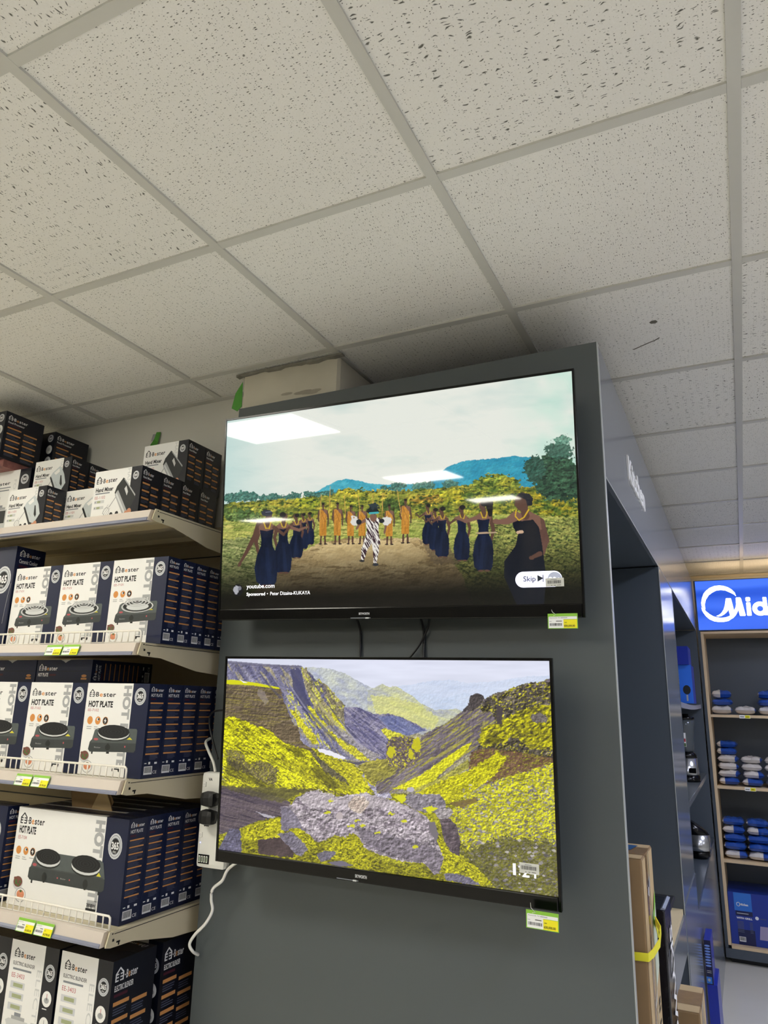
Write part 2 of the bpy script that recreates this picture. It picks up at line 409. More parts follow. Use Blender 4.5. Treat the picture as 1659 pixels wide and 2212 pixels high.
def mixer_pic(a, x, y, s, dark, ky):
    q = a.sub(x, y, s, ky)
    if dark:
        q.poly([(.02, .62), (.10, .80), (.36, 1.02), (.44, .98), (1.0, .42), (.72, .02), (.56, .0)], M['apk']); q.up()
        q.poly([(.04, .56), (.10, .64), (.17, .69), (.72, .03), (.62, .0), (.48, .0)], M['greyp']); q.poly([(.40, .97), (.43, .99), (.99, .50), (.98, .45)], M['greyp']); q.up()
        q.poly([(.08, .56), (.12, .62), (.62, .02), (.56, .0)], M['chrome']); q.poly([(.46, .70), (.54, .78), (.64, .60), (.60, .50)], M['greyl'])
    else:
        q.poly([(.02, .66), (.14, .80), (.52, 1.0), (.64, .94), (.84, .68), (.98, .36), (.66, .0), (.58, .0)], M['mixer']); q.up()
        q.poly([(.0, .62), (.04, .68), (.12, .60), (.46, .12), (.60, .08), (.56, .0), (.44, .0)], M['apk']); q.poly([(.62, .66), (.68, .66), (.78, .34), (.74, .26), (.64, .36)], M['apk'])
        q.poly([(.22, .78), (.50, .92), (.56, .80), (.34, .70)], M['white']); q.text('Bester', .34, .42, .05, M['greyp'], w=.2, rot=-45)
    q.k = a.k; q.line((.10, .50), (-.16, .24), .03, M['greyp'])
    for off in (-.05, 0, .05): q.line((-.16 + off, .26 - off), (-.40 + off, .02 - off), .014, M['greyp'])
    q.ring(-.28, .12, .13, .15, M['greyp'], .8, n=14)
    q.k = a.k + 3; q.disc(.78, .05, .10, M['flesh'], .09); q.disc(.64, .01, .08, M['flesh'], .07)

def jug_pic(a, x, y, s, fruit=True):
    q = a.sub(x, y, s)
    q.poly([(.08, 0), (.0, .86), (-.06, .94), (.06, 1.0), (.78, 1.0), (.84, .92), (.72, 0)], M['greyl']); q.up()
    q.rect(.16, 1.0, .66, 1.08, M['greyp']); q.rect(.26, 1.08, .50, 1.16, M['silverd']); q.poly([(.80, .86), (1.04, .78), (.98, .0), (.86, .0), (.90, .70), (.80, .74)], M['silverd'])
    if fruit:
        rr = random.Random(5)
        for i in range(26):
            q.k = a.k + 2 + i % 3; q.disc(.38 + rr.uniform(-.26, .26), rr.uniform(.06, .68), rr.uniform(.05, .10), M[('shrimp', 'orange', 'pill', 'redp', 'meat')[i % 5]])
    else:
        q.rect(.10, .52, .70, .96, M['apk']); q.rect(.16, 0, .64, .46, M['chrome']); q.rect(.24, 0, .30, .46, M['silverd'])
    q.k = a.k + 5; q.ring(.30, .26, .09, .11, M['white'])

def carton_mesh(kind):
    """one printed product carton, origin at its front left bottom corner"""
    mb = MB()
    W, D, H, nm = SPEC[kind]
    dark = M['darkside'] if kind in ('blender', 'mixer_black', 'mixer_white', 'processor', 'tall_dark') else M['navy']
    front = M['navy'] if kind in ('cooker',) else M['white']
    mb.box(0, W, 0, D, 0, H, dark)
    # lid seams on the top
    mb.box(W * .02, W * .98, D * .49, D * .51, H, H + .0006, M['black'])
    a = Art(mb, (0, 0, 0), (1, 0, 0), (0, 0, 1), (0, -1, 0)); sd = Art(mb, (W, 0, 0), (0, 1, 0), (0, 0, 1), (1, 0, 0))
    if kind in ('coil', 'disc'):
        ws = W * .745; a.rect(.0, .0, ws, H, M['white']); a.up()
        logo(a, W * .05, H * .845, H * .085, True, w=W * .46)
        a.text('HOT PLATE', W * .05, H * .735, H * .066, M['black'], w=W * .40, bold=.05)
        a.text('EE-7101' if kind == 'coil' else 'EE-7102', W * .05, H * .685, H * .030, M['redp'], w=W * .18)
        icons3(a, W * .105, H * .585, W * .045)
        a.text('HOT PLATE', W * .612, H * .975, H * .108, M['greyp'], w=H * .88, rot=-90, bold=.07)
        a.up(); plate(a, W * .13, H * (.245), W * .75, kind, W * .47); a.k = 2
        food(a, W * .085, H * .085, W * .085)
        a.rect(W * .55, H * .075, W * .68, H * .088, M['black']); a.disc(W * .565, H * .07, W * .018, M['black']); a.disc(W * .66, H * .07, W * .018, M['black']); a.text('1000W', W * .55, H * .10, H * .018, M['greyp'], w=W * .12)
        badge(a, W * .87, H * .86, W * .088, W * .10)
        side_print(sd, D, H, 'HOT PLATE', 1, 8)
        # the narrow bottom and top strips of the carton carry the name as well
        tp = Art(mb, (0, 0, H), (1, 0, 0), (0, 1, 0), (0, 0, 1)); tp.k = 6; logo(tp, W * .05, D * .52, D * .30, False, w=W * .36); tp.text('HOT PLATE', W * .04, D * .27, D * .15, M['wtext'], w=W * .19, bold=.05); tp.rect(W * .25, D * .29, W * .37, D * .38, M['redd']); tp.rect(W * .83, D * .14, W * .93, D * .22, M['oranged']); tp.disc(W * .88, D * .30, W * .045, M['oranged'], D * .06)
        tp.poly([(W * .43, D), (W * .62, D), (W * .56, D * .93), (W * .525, D * .86), (W * .49, D * .93)], M['greyp'])
    elif kind == 'double':
        ws = W * .81; a.rect(0, 0, ws, H, M['white']); a.up()
        logo(a, W * .03, H * .83, H * .115, True, w=W * .245)
        a.text('HOT PLATE', W * .03, H * .735, H * .075, M['black'], w=W * .16, bold=.05)
        a.text('EE-7104', W * .03, H * .67, H * .038, M['redp'], w=W * .08)
        icons3(a, W * .05, H * .555, W * .024)
        a.text('HOT PLATE', W * .728, H * .96, H * .125, M['greyp'], w=H * .86, rot=-90, bold=.08)
        a.up(); plate(a, W * .17, H * .265, W * .68, 'double', W * .37); a.k = 2
        food(a, W * .085, H * .11, W * .052)
        a.rect(W * .715, H * .075, W * .80, H * .11, M['black']); a.text('2000W', W * .72, H * .125, H * .03, M['black'], w=W * .075, bold=.05)
        badge(a, W * .905, H * .73, W * .058, H * .125)
        side_print(sd, D, H, 'HOT PLATE', 1, 9)
        # torn white paper folded over the lid
        mb.add([(0, 0, H + .0008), (W * .8, 0, H + .0008), (W * .8, D * .2, H + .0012), (W * .62, D * .12, H + .001), (W * .4, D * .18, H + .001), (W * .2, D * .08, H + .001), (0, D * .1, H + .001)], [(0, 1, 2, 3, 4, 5, 6)], M['white'])
    elif kind in ('mixer_black', 'mixer_white'):
        dk = kind == 'mixer_black'; ws = W * .78; a.rect(0, 0, ws, H, M['white']); a.up()
        logo(a, W * .05, H * .74, H * .15, True, w=W * .47)
        a.text('Hand Mixer', W * .05, H * .575, H * .085, M['black'], w=W * .38, bold=.04)
        a.rect(W * .05, H * .525, W * .36, H * .55, M['silverd'])
        a.text('EE-1102' if dk else 'EE-1101', W * .05, H * .43, H * .06, M['redp'], w=W * .22)
        for i in range(2):
            a.rect(W * .05, H * (.34 - i * .12), W * .26, H * (.40 - i * .12), M['greyl']); a.up(); a.rect(W * .11, H * (.35 - i * .12), W * .18, H * (.39 - i * .12), M['pill']); a.disc(W * .07, H * (.37 - i * .12), W * .012, M['silverd']); a.k -= 1
        a.text('HAND', W * .70, H * .97, H * .09, M['greyl'], w=H * .42, rot=-90)
        a.up(); mixer_pic(a, W * .46, H * .07, W * .46, dk, H * .72); a.k = 2
        a.disc(W * .44, H * .09, W * .035, M['black']); a.disc(W * .56, H * .10, W * .035, M['black'])
        badge(a, W * .88, H * .82, W * .062, H * .085)
        side_print(sd, D, H, 'Hand Mixer', 2, 4, bars_to=.10)
    elif kind == 'processor':
        ws = W * .80; a.rect(0, 0, ws, H, M['white']); a.up()
        logo(a, W * .25, H * .80, H * .075, True, w=W * .42); a.rect(W * .25, H * .755, W * .66, H * .77, M['silverd']); a.rect(W * .25, H * .715, W * .64, H * .733, M['silverd'])
        for i in range(4): a.rect(W * .25, H * (.60 - i * .07), W * .5, H * (.64 - i * .07), M['greyl'])
        a.text('FOOD', W * .71, H * .86, H * .055, M['greyl'], w=H * .32, rot=-90)
        a.up(); jug_pic(a, W * .38, H * .05, H * .40, False); a.k = 2
        badge(a, W * .90, H * .85, W * .07, H * .07); a.disc(W * .90, H * .62, W * .068, M['white'], H * .065)
        side_print(sd, D, H, 'Food Processor', 2, 5, bars_to=.08)
    elif kind == 'cooker':
        badge(a, W * .84, H * .66, W * .13, H * .14)
        logo(a, W * .12, H * .84, H * .07, False, w=W * .5)
        side_print(sd, D, H, 'Ceramic Cooker', 1, 9)
        # creased corner of the carton
        a.k = 2; pts = [(W * .99, H * .62), (W * .965, H * .50), (W * .95, H * .36), (W * .94, H * .22)]
        for p, r in zip(pts, pts[1:]): a.line(p, r, .0015, M['greyp'])
    elif kind == 'blender':
        ws = W * .72; a.rect(0, 0, ws, H, M['white']); a.up()
        logo(a, W * .09, H * .865, H * .075, True, w=W * .46)
        a.text('ELECTRIC BLENDER', W * .08, H * .80, H * .030, M['black'], w=W * .46, bold=.01)
        a.rect(W * .09, H * .76, W * .48, H * .776, M['silverd'])
        a.text('EE-3403', W * .08, H * .70, H * .038, M['redp'], w=W * .27)
        for i in range(3):
            a.rect(W * .08, H * (.615 - i * .085), W * .38, H * (.67 - i * .085), M['silver']); a.up(); a.rect(W * .14, H * (.628 - i * .085), W * .34, H * (.658 - i * .085), M['pill']); a.k -= 1
        a.text('ELECTRIC', W * .60, H * .80, H * .06, M['greyl'], w=H * .62, rot=-90)
        a.up(); jug_pic(a, W * .10, H * .04, H * .34); a.k = 2
        badge(a, W * .86, H * .80, W * .10, H * .068)
        for i, yy in enumerate((.60, .40, .20)):
            a.disc(W * .86, H * yy, W * .095, M['white'], H * .062); a.up(); a.disc(W * .86, H * yy - H * .012, W * .05, M['greyp'], H * .022); a.rect(W * .855, H * (yy - .01), W * .865, H * (yy + .04), M['redp'] if i == 0 else M['silverd']); a.k -= 1
            finelines(a, W * .79, W * .93, H * (yy - .075), 1, H * .02, M['wtext'])
        side_print(sd, D, H, 'ELECTRIC BLENDER', 2, 5, bars_to=.05)
        # printing on the lid
        tp = Art(mb, (W, D, H), (-1, 0, 0), (0, -1, 0), (0, 0, 1)); tp.k = 6; logo(tp, W * .08, D * .1, D * .12, False, w=W * .4)
    elif kind == 'tall_dark':
        badge(a, W * .91, H * .86, W * .06, H * .085)
        for i, yy in enumerate((.60, .34, .12)): a.disc(W * .91, H * yy, W * .065, M['greyl' if i < 1 else 'silver'], H * .10); a.up(); a.disc(W * .91, H * yy, W * .03, M['silverd' if i else 'greyp'], H * .04); a.k -= 1
        side_print(sd, D, H, 'Food Processor', 2, 5, bars_to=.04)
    return mb.mesh('printed_carton_' + kind)

SPEC = {  # width, depth, height, object name
    'coil': (.2205, .0605, .258, 'hot_plate_box'), 'disc': (.2435, .0705, .257, 'hot_plate_box'),
    'double': (.440, .0725, .262, 'hot_plate_box'), 'mixer_black': (.203, .0905, .166, 'hand_mixer_box'),
    'mixer_white': (.189, .079, .147, 'hand_mixer_box'), 'processor': (.30, .27, .276, 'food_processor_box'),
    'cooker': (.30, .115, .337, 'ceramic_cooker_box'), 'blender': (.190, .160, .310, 'blender_box'),
    'tall_dark': (.26, .168, .184, 'food_processor_box')}
_CM = {}
def carton(kind, x, y, z, label, group=None, rot=None):
    """x is the RIGHT edge of the front face"""
    if kind not in _CM: _CM[kind] = carton_mesh(kind)
    W, D, H, nm = SPEC[kind]
    o = bpy.data.objects.new(nm, _CM[kind]); COL.objects.link(o)
    if rot == 'flat':      # lying on its back: narrow long side to the front
        o.matrix_world = Matrix.Translation((x - W, y + H, z)) @ Matrix.Rotation(math.pi / 2, 4, 'X')
    else: o.location = (x - W, y, z)
    if rot and rot != 'flat': o.rotation_euler.z = rot
    return tag(o, label, 'box', group)
# ================================================================== the room
SCUFF1 = [(-0.149, 2.083), (-0.141, 2.075), (-0.13, 2.076), (-0.125, 2.087), (-0.132, 2.096), (-0.145, 2.093)]
SCUFF2 = [(-0.216, 2.239), (-0.189, 2.224), (-0.162, 2.209), (-0.146, 2.202), (-0.131, 2.189)]
def room():
    X0, X1, Y0, Y1 = FX - 0.6 * 10, FX + 0.6 * 14, FY - 0.6 * 14, 6.70
    floor = MB(); floor.box(X0, X1, Y0, Y1, -0.05, 0, mat('floor_tile', 'dedacd', 0.25, var=0.06, vscale=1.5)); struct(floor, 'floor')
    # suspended ceiling: one mineral tile per cell, laid in the T-bar grid
    mc, mf = tile_material('coarse_fissured_tile', True), tile_material('fine_fissured_tile', False)
    lamps = {(i, j) for i in (0, 5) for j in (-1, -5, -9)} | {(-5, j) for j in (-1, -5, -9)} | {(5, 3), (5, 6), (9, 3), (9, -3)}
    coarse = {(1, 0), (3, 0), (0, 0), (4, 2), (3, 3), (4, 3), (3, 6), (4, 6), (3, 8)}
    rr = random.Random(11)
    vs = []; fs = []; mi = []; uvs = []
    for i in range(-10, 14):
        for j in range(-14, 11):
            x0 = FX + .6 * i; y0 = FY + .6 * j; y1 = min(y0 + .6, Y1)
            if y0 >= Y1: continue
            k = rr.randrange(4); ou, ov = rr.uniform(0, 4), rr.uniform(0, 4); lamp = (i, j) in lamps
            if lamp: continue
            b = len(vs); vs += [(x0, y0, CEIL + .004), (x0 + .6, y0, CEIL + .004), (x0 + .6, y1, CEIL + .004), (x0, y1, CEIL + .004)]
            fs.append((b, b + 3, b + 2, b + 1)); mi.append(0 if ((i, j) in coarse or (i, j) not in coarse and (i < 0 or j < 0 or i > 4) and rr.random() < .4) else 1)
            if (i, j) == (3, 3) or (i, j) == (3, 0): k = 0
            uv = [(0, 0), (.6, 0), (.6, .6), (0, .6)]; uv = [(u, v) if k == 0 else (v, u) if k == 1 else (-u, v) if k == 2 else (v, -u) for u, v in uv]
            uv = [(u + ou, v + ov) for u, v in uv]; uvs += [uv[0], uv[3], uv[2], uv[1]]
    me = bpy.data.meshes.new('ceiling'); me.from_pydata(vs, [], fs); me.materials.append(mc); me.materials.append(mf)
    me.polygons.foreach_set('material_index', mi); ul = me.uv_layers.new(name='UVMap')
    for n_, q in enumerate(uvs): ul.data[n_].uv = q
    o = bpy.data.objects.new('ceiling', me); COL.objects.link(o); o['kind'] = 'structure'
    slab = MB(); slab.box(X0, X1, Y0, Y1, CEIL + .25, CEIL + .3, mat('soffit', '888880', .9)); struct(slab, 'ceiling_slab')
    # T-bar grid
    gm = mat('tee_bar', 'cbcac3', 0.4, var=.03, vscale=3); g = MB()
    for i in range(-10, 15): x = FX + .6 * i; g.box(x - .012, x + .012, Y0, Y1, CEIL - .002, CEIL + .006, gm)
    for j in range(-14, 11):
        y = FY + .6 * j
        if y < Y1:
            for i in range(-10, 14): x = FX + .6 * i; g.box(x + .0122, x + .5878, y - .012, y + .012, CEIL - .0016, CEIL + .006, gm)
    struct(g, 'trim_1')
    t = MB(); t.box(X0, -1.50, 2.012, 2.037, CEIL - .003, CEIL + .004, gm); t.box(-1.1, X1, Y1 - .03, Y1, CEIL - .022, CEIL - .002, mat('cream_angle', 'e8dcc0', .4)); struct(t, 'trim_2')
    wm = M['wall']
    w_ = MB(); w_.box(X0, -1.50, 2.037, 2.15, 0, CEIL + .2, wm); struct(w_, 'wall_back')
    w_ = MB(); w_.box(-1.05, X1, Y1, Y1 + .1, 0, CEIL + .2, wm); struct(w_, 'wall_far')
    w_ = MB(); w_.box(-1.15, -1.05, 2.30, Y1 + .1, 0, CEIL + .2, wm); struct(w_, 'wall_middle')
    w_ = MB(); w_.box(X0 - .1, X0, Y0, 2.15, 0, CEIL + .2, wm); struct(w_, 'wall_left')
    w_ = MB(); w_.box(X1, X1 + .1, Y0, Y1 + .1, 0, CEIL + .2, wm); struct(w_, 'wall_right')
    w_ = MB(); w_.box(X0, X1, Y0 - .1, Y0, 0, CEIL + .2, mat('entrance_wall', 'b4b3aa', .8, var=.2, vscale=1)); struct(w_, 'wall_front')
    # plastered column that the ceiling is cut around
    pc = MB(); pm = mat('rough_plaster', 'cfc9b8', .85, var=.10, vscale=7, bump=.4, bscale=35)
    pc.prism([(-1.494, 1.888), (-1.486, 1.880), (-1.118, 1.893), (-1.110, 1.905), (-1.105, 2.30), (-1.494, 2.30)], 'z', 0, CEIL - .006, pm); struct(pc, 'wall_column')
    cr = MB()  # ragged plaster lip below the ceiling
    rr = random.Random(4); n = 26; up = [(-1.52 + .43 * i / n, CEIL - .003) for i in range(n + 1)]; lo = [(x, z - rr.uniform(.004, .012)) for x, z in up[::-1]]
    cr.prism(up + lo, 'y', 1.872, 1.893, mat('grey_plaster', '8d8a80', .9, var=.3, vscale=30)); struct(cr, 'trim_3')
    dm = mat('plaster_stain', 'a8a192', .9, var=.2, vscale=25); sp = MB(); rr = random.Random(9)
    for i in range(16):
        x = -1.33 + rr.uniform(-.12, .16); z = C + 1.0 + (x + 1.3) * .25 + rr.uniform(-.02, .02); r_ = rr.uniform(.006, .022)
        yy = 1.880 + (x + 1.486) / .368 * .013 - .0008
        sp.add([(x + r_ * math.cos(k) * 1.6, yy + r_ * math.cos(k) * 1.6 * .035, z + r_ * math.sin(k) * .35) for k in [j * .785 for j in range(8)]], [tuple(range(8))], dm)
    struct(sp, 'trim_4')
    sc = MB(); zc = CEIL + .0034; sm = mat('ceiling_scuff', '6b675c', .9)
    sc.add([(x, y, zc) for x, y in SCUFF1], [tuple(range(len(SCUFF1)))[::-1]], sm)
    for (xa, ya), (xb, yb) in zip(SCUFF2, SCUFF2[1:]): sc.add([(xa, ya, zc), (xb, yb, zc), (xb + .002, yb + .005, zc), (xa + .002, ya + .005, zc)], [(0, 3, 2, 1)], sm)
    struct(sc, 'trim_5')
    # LED panels
    cool = {(5, -1), (5, -5), (5, 3), (5, 6), (9, 3), (9, -3), (5, -9)}
    em = mat('warm_white_led', 'ffffff', .4, emit=LED_COLOR, es=LED); ec = mat('cool_white_led', 'ffffff', .4, emit=LED_COOL, es=LED); fm = mat('led_frame', 'e6e6e2', .4)
    where = {(0, -1): 'nearest the shelves', (0, -5): 'in the second row behind the viewer', (0, -9): 'in the third row behind the viewer'}
    for (i, j) in sorted(lamps):
        x, y = FX + .6 * i, FY + .6 * j
        l_ = empty('ceiling_light', (x + .3, y + .3, CEIL), 'square recessed LED ceiling panel ' + where.get((i, j), 'over bay %s of the shop, out of view' % (chr(65 + i + 5) + chr(65 + j + 9))), 'ceiling light', 'LED panels in the ceiling')
        m_ = MB()
        for a0, a1, b0, b1 in ((-.288, .288, -.288, -.268), (-.288, .288, .268, .288), (-.288, -.268, -.268, .268), (.268, .288, -.268, .268)): m_.box(a0, a1, b0, b1, -.004, .02, fm)
        m_.build('frame', l_)
        m_ = MB(); m_.box(-.268, .268, -.268, .268, -.001, .012, ec if (i, j) in cool else em); m_.build('diffuser', l_)
room()

# ================================================================== display wall unit that carries the screens
PY = 1.84; PXL, PXR = -1.470, -0.2697; PT = C + .9685; ZB = C + .588
def display_unit():
    u = empty('display_unit', (PXR, PY, 0), 'tall grey laminate display unit whose end panel carries two televisions', 'display unit')
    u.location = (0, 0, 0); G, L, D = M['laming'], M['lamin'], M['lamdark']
    m = MB(); m.cbox(PXL, PXR, PY, PY + .022, 0, PT, .0015, L); m.build('end_panel', u)
    m = MB(); m.box(PXR - .0006, PXR + .0012, PY - .0004, PY + .020, .0, PT - .001, M['edge']); m.build('edge_band', u, label='pale edge band on the panel corner')
    m = MB(); m.box(PXL + .03, PXR - .01, PY + .023, 2.28, PT - .10, PT - .082, L); m.box(-.85, PXR - .025, PY + .03, 5.95, PT - .10, PT - .082, L); m.build('top_board', u)
    m = MB(); m.box(PXR - .012, PXR, PY + .0225, 5.955, ZB, PT, G); m.build('fascia', u)
    m = MB(); m.box(PXR - .0010, PXR + .0008, PY + .0225, 5.95, ZB - .002, ZB + .0005, M['edge']); m.build('fascia_edge', u)
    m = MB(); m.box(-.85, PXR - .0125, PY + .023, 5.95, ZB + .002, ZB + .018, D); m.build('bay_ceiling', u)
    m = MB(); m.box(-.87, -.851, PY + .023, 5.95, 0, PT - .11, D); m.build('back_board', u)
    # pillar between the bays: far side board facing us plus a glossy face
    m = MB(); m.box(-.85, PXR, 3.195, 3.213, 0, ZB - .0035, D); m.build('divider', u)
    m = MB(); m.box(PXR - .02, PXR - .0005, 3.2135, 3.83, 0, ZB - .0035, G); m.build('pillar_face', u)
    m = MB(); m.box(-.85, PXR, 3.8305, 3.848, 0, ZB - .0035, D); m.build('divider', u)
    m = MB(); m.box(PXR - .0015, PXR + .001, 3.1935, 3.1965, 0, ZB - .004, M['edge']); m.build('edge_band', u)
    m = MB(); m.box(-.85, PXR - .0005, 5.932, 5.95, 0, ZB - .0035, D); m.build('divider', u)
    m = MB(); m.box(PXR - .03, PXR - .021, PY + .5, PY + .501, PT - .05, PT - .049, G)
    # first bay: wooden bench deck on a grey front rail
    m = MB(); m.box(-.85, PXR - .006, 2.470, 3.194, C - .742, C - .724, M['deck']); m.build('deck', u)
    m = MB(); m.box(PXR - .024, PXR + .001, 2.470, 3.1930, C - .865, C - .7425, G); m.build('deck_rail', u)
    m = MB(); m.box(PXR - .0003, PXR + .003, 3.198, 3.848, 0, C - .715, G); m.build('base_panel', u)
    m = MB(); m.box(PXR - .0200, PXR - .0005, 3.8485, 5.931, 0, C - .882, G); m.build('base_panel', u)
    m = MB(); m.box(-.85, PXR - .0005, 3.8485, 5.931, C - .8815, C - .8605, M['lamdark']); m.build('counter', u)
    # second bay shelves
    for z, sag in ((.030, .012), (-.446, 0), (-.925, 0), (-1.47, 0)):
        if z < -.9: continue
        m = MB(); n = 12; up = []; lo = []
        for i in range(n + 1):
            y = 3.8485 + (5.931 - 3.8485) * i / n; s = sag * math.sin(math.pi * i / n); up.append((y, C + z + .012 - s)); lo.append((y, C + z - .010 - s))
        m.prism(up + lo[::-1], 'x', -.85, PXR - .014, L); sh = m.build('shelf', u)
        m = MB(); up2 = [(y, z_ + .002) for y, z_ in up]; lo2 = [(y, z_ - .003) for y, z_ in lo]
        m.prism(up2 + lo2[::-1], 'x', PXR - .0138, PXR - .011, M['raillip'] if z > 0 else G); m.build('front_strip', sh)
    # raised white letters on the fascia
    lm = mat('raised_white_letter', 'f2f2ee', .4)
    a_mb = MB(); a = Art(a_mb, (PXR + .003, 2.330, C + .722), (0, 1, 0), (0, 0, 1), (1, 0, 0)); a.text('Kitchen', 0, 0, .082, lm, w=.44, bold=.035)
    me = a_mb.mesh('raised_letters'); o = bpy.data.objects.new('lettering', me); COL.objects.link(o); o.parent = u; o['label'] = 'raised white letters reading Kitchen'
    sm = o.modifiers.new('thick', 'SOLIDIFY'); sm.thickness = .0055; sm.offset = 0
    return u
display_unit()

# ================================================================== steel gondola shelving
SY, SXR, SXL = 1.552, -1.522, -3.60
def shelving():
    g = empty('shelving_unit', (0, 0, 0), 'cream steel gondola shelving with four shelves of boxed appliances', 'shelving')
    cr, cd = M['cream'], M['creamd']
    m = MB(); m.box(SXL, SXR - .01, 2.000, 2.022, 0, C + .60, cd)
    for z in np.arange(.1, C + .6, .17): m.box(SXL, SXR - .01, 1.9985, 1.9999, z, z + .004, M['tvback'])
    m.build('back_panel', g)
    for x in (SXL, SXR - .045):
        m = MB(); m.box(x, x + .035, 1.972, 1.9995, 0, C + .62, cd)
        for k in range(40): m.box(x + .010, x + .014, 1.9712, 1.9719, .1 + k * .05, .125 + k * .05, M['tvback']); m.box(x + .021, x + .025, 1.9712, 1.9719, .1 + k * .05, .125 + k * .05, M['tvback'])
        m.build('upright', g)
    for z, fence in ((.545, 0), (.152, 1), (-.219, 1), (-.587, 1), (-.985, 0)):
        zz = C + z; m = MB(); m.box(SXL, SXR - .004, SY + .014, 1.998, zz - .003, zz - .0005, cr)
        # folded front hem and stiffeners below the pan
        m.box(SXL, SXR - .004, SY + .014, SY + .040, zz - .030, zz - .003, cr); m.box(SXL, SXR - .006, 1.70, 1.735, zz - .020, zz - .003, cd); m.box(SXL, SXR - .006, 1.88, 1.915, zz - .020, zz - .003, cd)
        sh = m.build('shelf', g)
        m = MB(); m.prism([(SY, zz - .002), (SY + .013, zz), (SY + .013, zz - .036), (SY - .010, zz - .036), (SY - .008, zz - .030)], 'x', SXL, SXR - .016, M['rail']); m.build('price_rail', sh)
        m = MB(); m.prism([(SY - .0085, zz - .0262), (SY + .002, zz - .0362), (SY - .012, zz - .0362), (SY - .012, zz - .031)], 'x', SXL, SXR - .018, M['raillip']); m.build('rail_lip', sh)
        m = MB(); prof = [(SY - .006, zz - .034), (SY + .004, zz + .0), (1.998, zz), (1.998, zz - .082), (1.80, zz - .070), (1.64, zz - .040), (SY + .01, zz - .038)]
        m.prism(prof, 'x', SXR - .0035, SXR, cr)
        m.prism([(SY + .02, zz - .006), (1.99, zz - .006), (1.99, zz - .0076), (SY + .02, zz - .0076)], 'x', SXR, SXR + .0006, M['tvback'])
        for y_, w_, h_, dz in ((SY + .015, .006, .006, .018), (SY + .030, .012, .004, .026), (SY + .036, .004, .010, .026), (SY + .012, .004, .003, .004)): m.box(SXR, SXR + .0008, y_, y_ + w_, zz - dz - h_, zz - dz, M['tvback'])
        m.build('bracket', sh)
        if fence:
            m = MB(); y = SY + .012; x1 = SXR - .012; h = .034
            m.tube([(SXL, y, zz + h), (x1 - .006, y, zz + h), (x1 - .001, y, zz + h - .004), (x1, y, zz + h - .010), (x1, y, zz)], .0030, M['wire'], 8)
            m.tube([(SXL, y, zz + .002), (x1, y, zz + .002)], .0014, M['wire'], 6)
            x = x1 - .0245
            while x > SXL: m.tube([(x, y, zz + h), (x, y, zz + .001)], .0020, M['wire'], 6); x -= .0245
            m.build('wire_guard', sh)
    m = MB(); m.box(SXL, SXR - .004, SY + .03, 1.998, 0, .12, cr); m.build('plinth', g)
shelving()

def price_label(x, z, y, name, label, price, tilt=-.45, sz=(.0665, .0325), shear=True, group='shelf price labels'):
    mb = MB(); W, H = sz; mb.box(0, W, 0, .0006, 0, H, M['lgreen']); a = Art(mb, (0, 0, 0), (1, 0, 0), (0, 0, 1), (0, -1, 0), .0002)
    a.rect(W * .03, H * .04, W * .98, H * .80, M['lwhite']); a.up(); a.rect(W * .52, H * .03, W * .985, H * .60, M['lyel']); a.up()
    a.text('HOT PLATE' if shear else 'TV LED', W * .06, H * .69, H * .06, M['ltext'], w=W * .28); a.rect(W * .3, H * .50, W * .46, H * .55, M['ltext']); a.rect(W * .05, H * .50, W * .12, H * .53, M['greyp']); barcode(a, W * .04, H * .20, W * .46, H * .22, seed=int(abs(x) * 1000) % 97, bg=M['lwhite'])
    a.text(price, W * .545, H * .12, H * .15, M['lprice'], w=W * .38, bold=.04); a.rect(W * .56, H * .42, W * .64, H * .46, M['lprice'])
    o = mb.build(name); o.location = (x, y, z); o.rotation_euler = (tilt, 0, 0)
    return tag(o, label, 'price label', group)
# six labels clipped on the front rails
for (z, xs, pr, nm) in ((.152, (-1.888, -1.8165), ('18,000.00', '17,790.00'), 'rail below the coil burner boxes'), (-.219, (-1.939, -1.8675), ('24,000.00', '29,790.00'), 'rail below the solid plate boxes'), (-.587, (-1.8475, -1.7765), ('44,400.00', '36,790.00'), 'rail below the double plate boxes')):
    for k, (x, p_) in enumerate(zip(xs, pr)):
        price_label(x, C + z - .0358, SY - .0165, 'price_label', 'yellow and green price label, %s one on the %s' % ('left' if k == 0 else 'right', nm), p_, tilt=-.30)

# ================================================================== boxed goods
ORD = ['Front', 'Second', 'Third', 'Fourth', 'Fifth', 'Rearmost']
z2, z3, z4, z5, z1 = C + .1525, C - .2185, C - .5865, C - .9845, C + .5455
for k in range(5): carton('coil', -1.505, 1.612 + k * .0622, z2, '%s box of the right-hand row of coil burner hot plate boxes' % ORD[k], 'coil hot plate boxes')
carton('coil', -1.7275, 1.612, z2, 'white and navy coil burner box, middle one of three facing the aisle', 'coil hot plate boxes')
carton('coil', -1.950, 1.612, z2, 'white and navy coil burner box right beside the tall navy cooker box', 'coil hot plate boxes')
carton('cooker', -2.176, 1.604, z2, 'tall all-navy ceramic cooker box with a creased corner')
for k in range(5): carton('disc', -1.519, 1.604 + k * .0712, z3, '%s box of the right-hand row of round solid plate boxes' % ORD[k], 'solid plate hot plate boxes')
carton('disc', -1.7645, 1.604, z3, 'white and navy solid plate box, second from the right on the middle shelf', 'solid plate hot plate boxes')
carton('disc', -2.010, 1.604, z3, 'white and navy solid plate box cut by the left edge of the picture, middle shelf', 'solid plate hot plate boxes')
carton('disc', -1.795, 1.640, z3 + .2575, 'navy hot plate box lying flat on the row, right one of two', 'hot plate boxes lying flat', rot='flat')
carton('disc', -2.043, 1.640, z3 + .2575, 'navy hot plate box lying flat, left one, cut by the picture edge', 'hot plate boxes lying flat', rot='flat')
